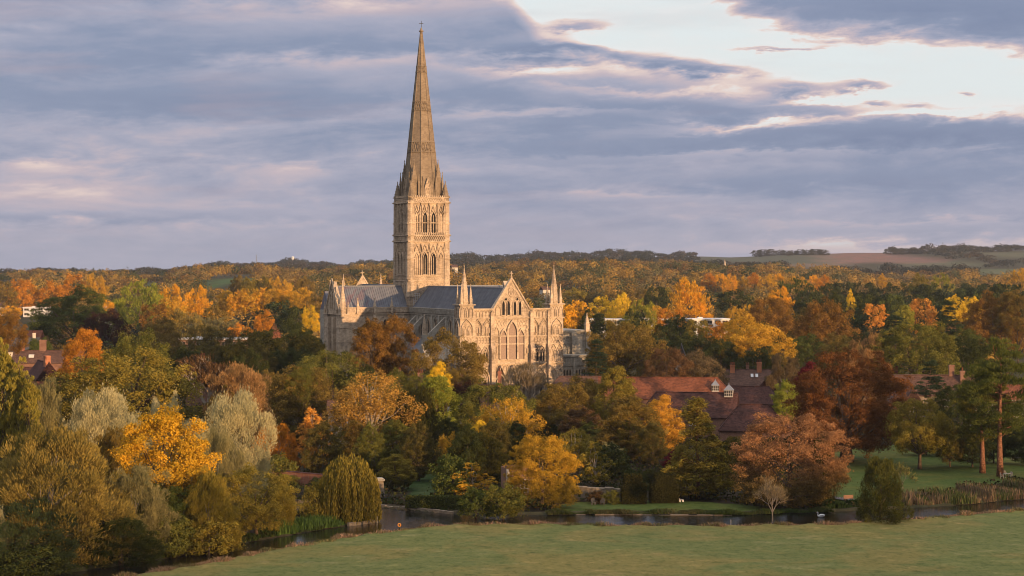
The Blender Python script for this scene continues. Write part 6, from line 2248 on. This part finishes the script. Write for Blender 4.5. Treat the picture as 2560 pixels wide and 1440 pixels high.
def chair(x, dep, rz, label, mat='white', group=None):
    X_, Y_ = gx(x, dep), dep
    r = empty('garden_chair', (X_, Y_, gz_at(X_, Y_)), rz)
    leg_set(r, (-0.26, 0.26), (-0.26, 0.26), 0.42, mat)
    m = MB()
    for i in range(4):
        m.box(-0.32, 0.32, -0.32 + i * 0.165, -0.19 + i * 0.165, 0.42, 0.47)
    m.build('seat', M[mat], r)
    m = MB()
    for i in range(5):
        m.box(-0.31 + i * 0.13, -0.21 + i * 0.13, 0.30, 0.35, 0.47, 1.05 + 0.05 * (2 - abs(i - 2)))
    m.box(-0.33, 0.33, 0.35, 0.39, 0.75, 0.84)
    m.build('backrest', M[mat], r)
    for a in (-0.34, 0.34):
        m = MB()
        m.box(a - 0.05, a + 0.05, -0.34, 0.34, 0.66, 0.71)
        m.box(a - 0.04, a + 0.04, -0.32, -0.24, 0.42, 0.66)
        m.build('armrest', M[mat], r)
    return tag(r, label, 'chair', group)


def table(x, dep, w, l, h, label, mat='white', name='garden_table'):
    X_, Y_ = gx(x, dep), dep
    r = empty(name, (X_, Y_, gz_at(X_, Y_)), 0.3)
    leg_set(r, (-w / 2 + 0.1, w / 2 - 0.1), (-l / 2 + 0.1, l / 2 - 0.1), h, mat)
    m = MB()
    for i in range(5):
        m.box(-w / 2, w / 2, -l / 2 + i * l / 5 + 0.01, -l / 2 + (i + 1) * l / 5 - 0.01, h, h + 0.05)
    m.build('tabletop', M[mat], r)
    return tag(r, label, 'table')


chair(1693, 342.5, 0.5, 'white slatted garden chair standing against the clipped yew')
table(1704, 342, 0.75, 0.6, 0.42, 'small white slatted table beside the white chair under the conifer')
chair(2507, 380, 1.2, 'pale wooden chair closest to the pine trunk', 'wood_pale')
chair(2527, 382, -0.9, 'pale wooden chair on the far side of the outdoor table', 'wood_pale')
chair(2512, 385, 2.8, 'pale wooden chair behind the outdoor table', 'wood_pale')
table(2519, 382, 1.3, 0.9, 0.72, 'pale wooden outdoor table in front of the tall pine', 'wood_pale')
table(2541, 416, 1.9, 1.0, 0.5, 'white low table in the shade under the trees at the photo edge')
chair(1484, 338.5, 0.3, 'dark small seat facing the river on the lawn, closer to the beech', 'red_panel')
chair(1507, 338.5, -0.2, 'dark small seat facing the river on the lawn, closer to the yews', 'red_panel')
X_, Y_ = gx(2124, 343), 343
bn = empty('park_bench', (X_, Y_, 0), 0.25)
leg_set(bn, (-0.75, 0.75), (-0.25, 0.25), 0.42, 'wood_orange')
m = MB()
for i in range(4):
    m.box(-0.9, 0.9, -0.3 + i * 0.155, -0.17 + i * 0.155, 0.42, 0.47)
m.build('seat', M['wood_orange'], bn)
m = MB()
for i in range(4):
    m.box(-0.9, 0.9, 0.28, 0.33, 0.52 + i * 0.16, 0.65 + i * 0.16)
m.box(-0.85, -0.77, 0.33, 0.38, 0.42, 1.14)
m.box(0.77, 0.85, 0.33, 0.38, 0.42, 1.14)
m.build('backrest', M['wood_orange'], bn)
tag(bn, 'orange wooden bench on the riverside path by the broad beech', 'bench')
table(2131, 341, 1.25, 0.8, 0.62, 'white table set in front of the orange bench')
# path under the bench
mb = MB()
cpts = [gp(2060, 1243), gp(2110, 1249), gp(2160, 1256)]
for (a, b) in zip(cpts[:-1], cpts[1:]):
    mb.add([(a[0], a[1] - 2.2, 0.13), (b[0], b[1] - 2.2, 0.13), (b[0], b[1] + 2.2, 0.13), (a[0], a[1] + 2.2, 0.13)], [(0, 1, 2, 3)])
tag(mb.build('path', mat_flat('grey_gravel', (0.15, 0.135, 0.12), 0.95, 0.2, 3.0)), 'grey gravel path beside the river', 'path', kind='structure')


def swan(px, py, rz):
    dep = (CAMZ + 0.22) * FPX / (py - HORY)
    r = empty('swan', (gx(px, dep), dep, -0.22), rz)
    # one continuous body: tail, trunk, neck and head swept along a spine
    sp_ = [(0.78, 0, 0.26), (0.62, 0, 0.24), (0.40, 0, 0.22), (0.10, 0, 0.20), (-0.18, 0, 0.20), (-0.36, 0, 0.24), (-0.45, 0, 0.36), (-0.44, 0, 0.52), (-0.40, 0, 0.68),
           (-0.42, 0, 0.80), (-0.50, 0, 0.85), (-0.58, 0, 0.83), (-0.64, 0, 0.80)]
    rr = [0.03, 0.13, 0.22, 0.27, 0.24, 0.15, 0.085, 0.065, 0.058, 0.062, 0.078, 0.065, 0.035]
    m = MB()
    m.tube(sp_, rr, 12)
    b = m.build('body', M['white'], r, True)
    for sg in (-1, 1):
        w = MB()
        w.tube([(-0.18, sg * 0.20, 0.30), (0.10, sg * 0.25, 0.36), (0.42, sg * 0.18, 0.40), (0.74, sg * 0.06, 0.44)], [0.05, 0.14, 0.11, 0.02], 8)
        w.build('wing', M['white'], r, True)
    k = MB()
    k.tube([(-0.63, 0, 0.80), (-0.70, 0, 0.775), (-0.76, 0, 0.765)], [0.035, 0.03, 0.012], 6)
    k.build('beak', M['wood_orange'], r)
    return tag(r, 'white swan swimming on the river near the leafless pale tree', 'swan')


swan(2052, 1294, 0.25)
# marker posts
x_, y_ = gp(942, 1304)
mb = MB()
mb.frustum(0, 0, -1.0, 1.15, 0.10, 0.10, 8)
mb.frustum(0, 0, 1.15, 1.25, 0.13, 0.02, 8)
o = mb.build('mooring_post', M['wood_pale'])
o.location = (x_, y_, -0.4)
tag(o, 'pale wooden post standing in the open water', 'post')
x_, y_ = gp(998, 1325)
r = empty('life_buoy', (x_, y_, 0))
mb = MB()
mb.frustum(0, 0, -0.2, 1.0, 0.05, 0.05, 6)
mb.build('post', M['iron'], r)
mb = MB()
mb.tube([(0.21 * math.cos(t), -0.07, 0.72 + 0.21 * math.sin(t)) for t in np.linspace(0, 6.283, 17)], 0.085, 8)
mb.build('ring', mat_flat('orange_plastic', (0.85, 0.33, 0.04), 0.5, 0.08), r)
tag(r, 'orange life buoy on a post at the meadow edge', 'life buoy')
x_, y_ = gp(1828, 1312)
o = MB()
o.frustum(0, 0, -0.3, 0.75, 0.07, 0.06, 6)
o = o.build('fence_post', M['wood_pale'])
o.location = (x_, y_, 0)
tag(o, 'short lone stake in the reeds at the meadow edge', 'post')

# far landmarks
def spike(name, label, x, top, dep, hgt, w, mat, cat, n=8):
    X_, Y_ = gx(x, dep), dep
    zt = zat(top, dep)
    r = empty(name, (X_, Y_, zt - hgt), 0)
    return r, zt


r, zt = spike('church_spire', '', 1812, 648, 2600, 26, 4, 'stone', 'church')
mb = MB()
mb.box(-2.4, 2.4, -2.4, 2.4, -6, 13)
mb.build('tower', M['stone'], r)
mb = MB()
mb.frustum(0, 0, 13, 26, 2.6, 0.1, 8)
mb.build('spire', M['stone'], r)
tag(r, 'tiny far church with a pale needle spire in the woods', 'church')
for x, top, dep, hgt, lab in ((2357, 605, 5000, 45, 'tall thin mast on the highest down'), (641, 637, 4990, 30, 'slim distant mast beside the white water tower')):
    r, zt = spike('radio_mast', '', x, top, dep, hgt, 1, 'iron', 'mast')
    mb = MB()
    mb.frustum(0, 0, -12, hgt, 0.9, 0.5, 6)
    mb.build('mast', M['lead_trim'], r)
    mb = MB()
    for z in (0.55, 0.75, 0.9):
        mb.box(-1.3, 1.3, -0.3, 0.3, hgt * z, hgt * z + 1.0)
    mb.build('antenna', M['lead_trim'], r)
    tag(r, lab, 'mast')
r, zt = spike('water_tower', '', 732, 642, 4980, 14, 3, 'white', 'tower')
mb = MB()
mb.frustum(0, 0, -15, 9, 2.0, 2.0, 10)
mb.build('shaft', M['white'], r)
mb = MB()
mb.frustum(0, 0, 9, 14, 3.6, 3.6, 12)
mb.frustum(0, 0, 14, 15.5, 3.6, 0.6, 12)
mb.build('tank', M['white'], r)
tag(r, 'white water tower on the distant hilltop', 'tower')
h, rf = house('cream_house', 'tiny pale house on the green slope beside the tower', 1135, 2200, 7, 6, 11, 13.5, rad(20), 'render', 'tile_brown')
h, rf = house('cream_house', 'pale far house showing among trees between the front turrets', 1362, 1500, 6, 6, 13.5, 15.5, rad(25), 'render', 'tile_brown')

# ------------------------------------------------------------------ grasses and reeds
def blades(name, label, line, width, n, h, wd, pal, seed, lean=0.35, z0=-0.1, clump=0.6, cat='grass'):
    rng = np.random.default_rng(seed)
    L = np.array(line)
    seg = np.hypot(*(L[1:] - L[:-1]).T)
    cum = np.concatenate([[0], np.cumsum(seg)])
    s = rng.uniform(0, cum[-1], n)
    # tussocks
    c = rng.uniform(0, cum[-1], max(int(cum[-1] / 1.1), 4))
    near = c[rng.integers(0, len(c), n)] + rng.normal(size=n) * 0.45
    s = np.clip(np.where(rng.uniform(size=n) < clump, near, s), 0, cum[-1])
    k = np.clip(np.searchsorted(cum, s) - 1, 0, len(seg) - 1)
    t = (s - cum[k]) / np.maximum(seg[k], 1e-6)
    p = L[k] + (L[k + 1] - L[k]) * t[:, None]
    nrm = np.stack([-(L[k + 1] - L[k])[:, 1], (L[k + 1] - L[k])[:, 0]], 1) / np.maximum(seg[k], 1e-6)[:, None]
    p = p + nrm * (rng.uniform(width[0], width[1], n) + 0.5 * np.sin(s * 0.35) + 0.3 * np.sin(s * 1.3))[:, None]
    hh = h * rng.uniform(0.4, 1.25, n) * (0.62 + 0.38 * np.sin(s * 0.21 + 1) * np.sin(s * 0.9))
    a = rng.uniform(0, 6.283, n)
    w = wd * rng.uniform(0.6, 1.4, n)
    bx, by = np.cos(a) * w, np.sin(a) * w
    ln = rng.normal(size=(n, 2)) * (hh * lean)[:, None]
    z = np.full(n, z0)
    V = np.stack([np.stack([p[:, 0] - bx, p[:, 1] - by, z], 1), np.stack([p[:, 0] + bx, p[:, 1] + by, z], 1),
                  np.stack([p[:, 0] + bx * .7 + ln[:, 0] * .5, p[:, 1] + by * .7 + ln[:, 1] * .5, z + hh * .65], 1), np.stack([p[:, 0] + ln[:, 0], p[:, 1] + ln[:, 1], z + hh], 1)], 1).reshape(-1, 3)
    me = np_mesh(name, V, np.arange(len(V)).reshape(-1, 4))
    pi = np.clip(((np.sin(s * 0.12) + np.sin(s * 0.53 + 2) + rng.normal(size=n) * 0.6 + 2) / 4 * len(pal)).astype(int), 0, len(pal) - 1)
    face_col(me, 'col', np.array(pal)[pi] * rng.uniform(0.7, 1.3, (n, 1)))
    me.materials.append(M['mass'])
    o = bpy.data.objects.new(name, me)
    COL.objects.link(o)
    return tag(o, label, cat, kind='stuff')


STRAW = [(.17, .145, .06), (.30, .21, .12), (.42, .26, .17), (.25, .19, .10), (.15, .15, .055)]
GREENR = [(.08, .15, .03), (.11, .18, .04), (.07, .12, .03)]
blades('bank_grass', 'tawny rough grass edging the meadow along the water', NEAR, (-1.3, 0.2), 24000, 0.8, 0.05, STRAW, 3)
blades('reeds', 'green reeds at the water between bushes and weeping willow', smooth_line([gp(690, 1340), gp(745, 1332), gp(815, 1317), gp(862, 1311)]), (-0.4, 4.5), 9000, 2.2, 0.05, GREENR, 5, 0.16)
blades('reed_bed', 'tall brownish reed bed beside the river beyond the squat dark tree', smooth_line([gp(2270, 1268), gp(2380, 1262), gp(2480, 1254), gp(2600, 1244), gp(2740, 1234)]), (0.0, 9.5), 26000, 2.6, 0.05,
       [(.12, .12, .045), (.19, .145, .08), (.25, .17, .11), (.10, .12, .04)], 6, 0.14)
blades('bank_plants', 'green waterside plants along the garden bank', smooth_line([gp(1370, 1286), gp(1500, 1283), gp(1650, 1283), gp(1800, 1284), gp(1900, 1284), gp(2080, 1278)]), (-0.7, 2.6), 20000, 0.7, 0.06,
       [(.05, .075, .02), (.075, .09, .025), (.10, .09, .035)], 7, 0.3)
blades('bank_plants', 'rough plants between hedge and stone edge', smooth_line([gp(950, 1262), gp(1040, 1268), gp(1130, 1277)]), (0.4, 3.6), 6000, 0.7, 0.07, [(.06, .07, .022), (.12, .09, .045), (.05, .08, .02)], 8, 0.3)
blades('bank_plants', 'low greenery under the riverbank thicket', LEFTB, (-4.0, -0.1), 14000, 1.1, 0.07, [(.04, .06, .016), (.06, .08, .02), (.10, .085, .03)], 10, 0.3)
blades('bank_plants', 'leafy bank growth below the bench and the squat dark tree', smooth_line([gp(2080, 1276), gp(2170, 1272), gp(2300, 1264), gp(2400, 1258)]), (0.6, 6.5), 14000, 1.3, 0.09, [(.04, .065, .018), (.055, .085, .022)], 11, 0.3)

# leaf litter and undergrowth below the garden trees
rng = np.random.default_rng(22)
n_ = 90000
yy = 322 + 340 * rng.uniform(size=n_) ** 1.5
xx = rng.uniform(-0.272, 0.272, n_) * yy
pxx = 1280 + FPX * xx / yy
pyy = HORY + FPX * CAMZ / yy
ok = ~in_poly(xx, yy, RIVER) & (dist_poly(xx, yy, RIVER) > 2.5)
for L_ in (LAWN_A, LAWN_B, LAWN_C):
    ok &= ~in_poly(pxx, pyy, L_)
ok &= ~in_poly(xx, yy, NEAR + [(900, 100), (900, -3000), (-900, -3000), (-900, 200)])
xx, yy = xx[ok], yy[ok]
k = len(xx)
mound = 0.6 + 0.6 * np.sin(xx * 0.31 + 1) * np.sin(yy * 0.27) + 0.4 * np.sin(xx * 0.83) * np.sin(yy * 0.61)
pos = np.stack([xx, yy, np.maximum(mound, 0.05) * rng.uniform(0.3, 1.6, k)], 1)
V = leaf_quads(rng, pos, unit(rng.normal(size=(k, 3)) + np.array([0, -0.4, 0.8])), rng.uniform(0.2, 0.45, k), rng.uniform(0.15, 0.35, k))
me = np_mesh('undergrowth', V, np.arange(4 * k).reshape(-1, 4))
pal = np.array([(.04, .045, .016), (.055, .06, .02), (.07, .05, .02), (.03, .036, .013)])
face_col(me, 'col', pal[rng.integers(0, 4, k)] * rng.uniform(0.7, 1.3, (k, 1)))
me.materials.append(M['mass'])
o = bpy.data.objects.new('undergrowth', me)
COL.objects.link(o)
tag(o, 'dark undergrowth beneath the garden trees', 'undergrowth', kind='stuff')

# ------------------------------------------------------------------ the air
mh = bpy.data.materials.new('evening_haze')
mh.use_nodes = True
n = NT(mh.node_tree)
HAZE_D = 0.000036
vol = n.n('ShaderNodeVolumePrincipled', {'Color': (0.80, 0.84, 0.93, 1), 'Density': HAZE_D, 'Anisotropy': 0.2})
n.n('ShaderNodeOutputMaterial', {'Volume': vol.outputs[0]})
mb = MB()
mb.box(-3500, 3500, -1900, 7400, -4.0, 150.0)
hz = mb.build('haze', mh)
tag(hz, 'thin evening haze over the valley', 'haze', kind='stuff')
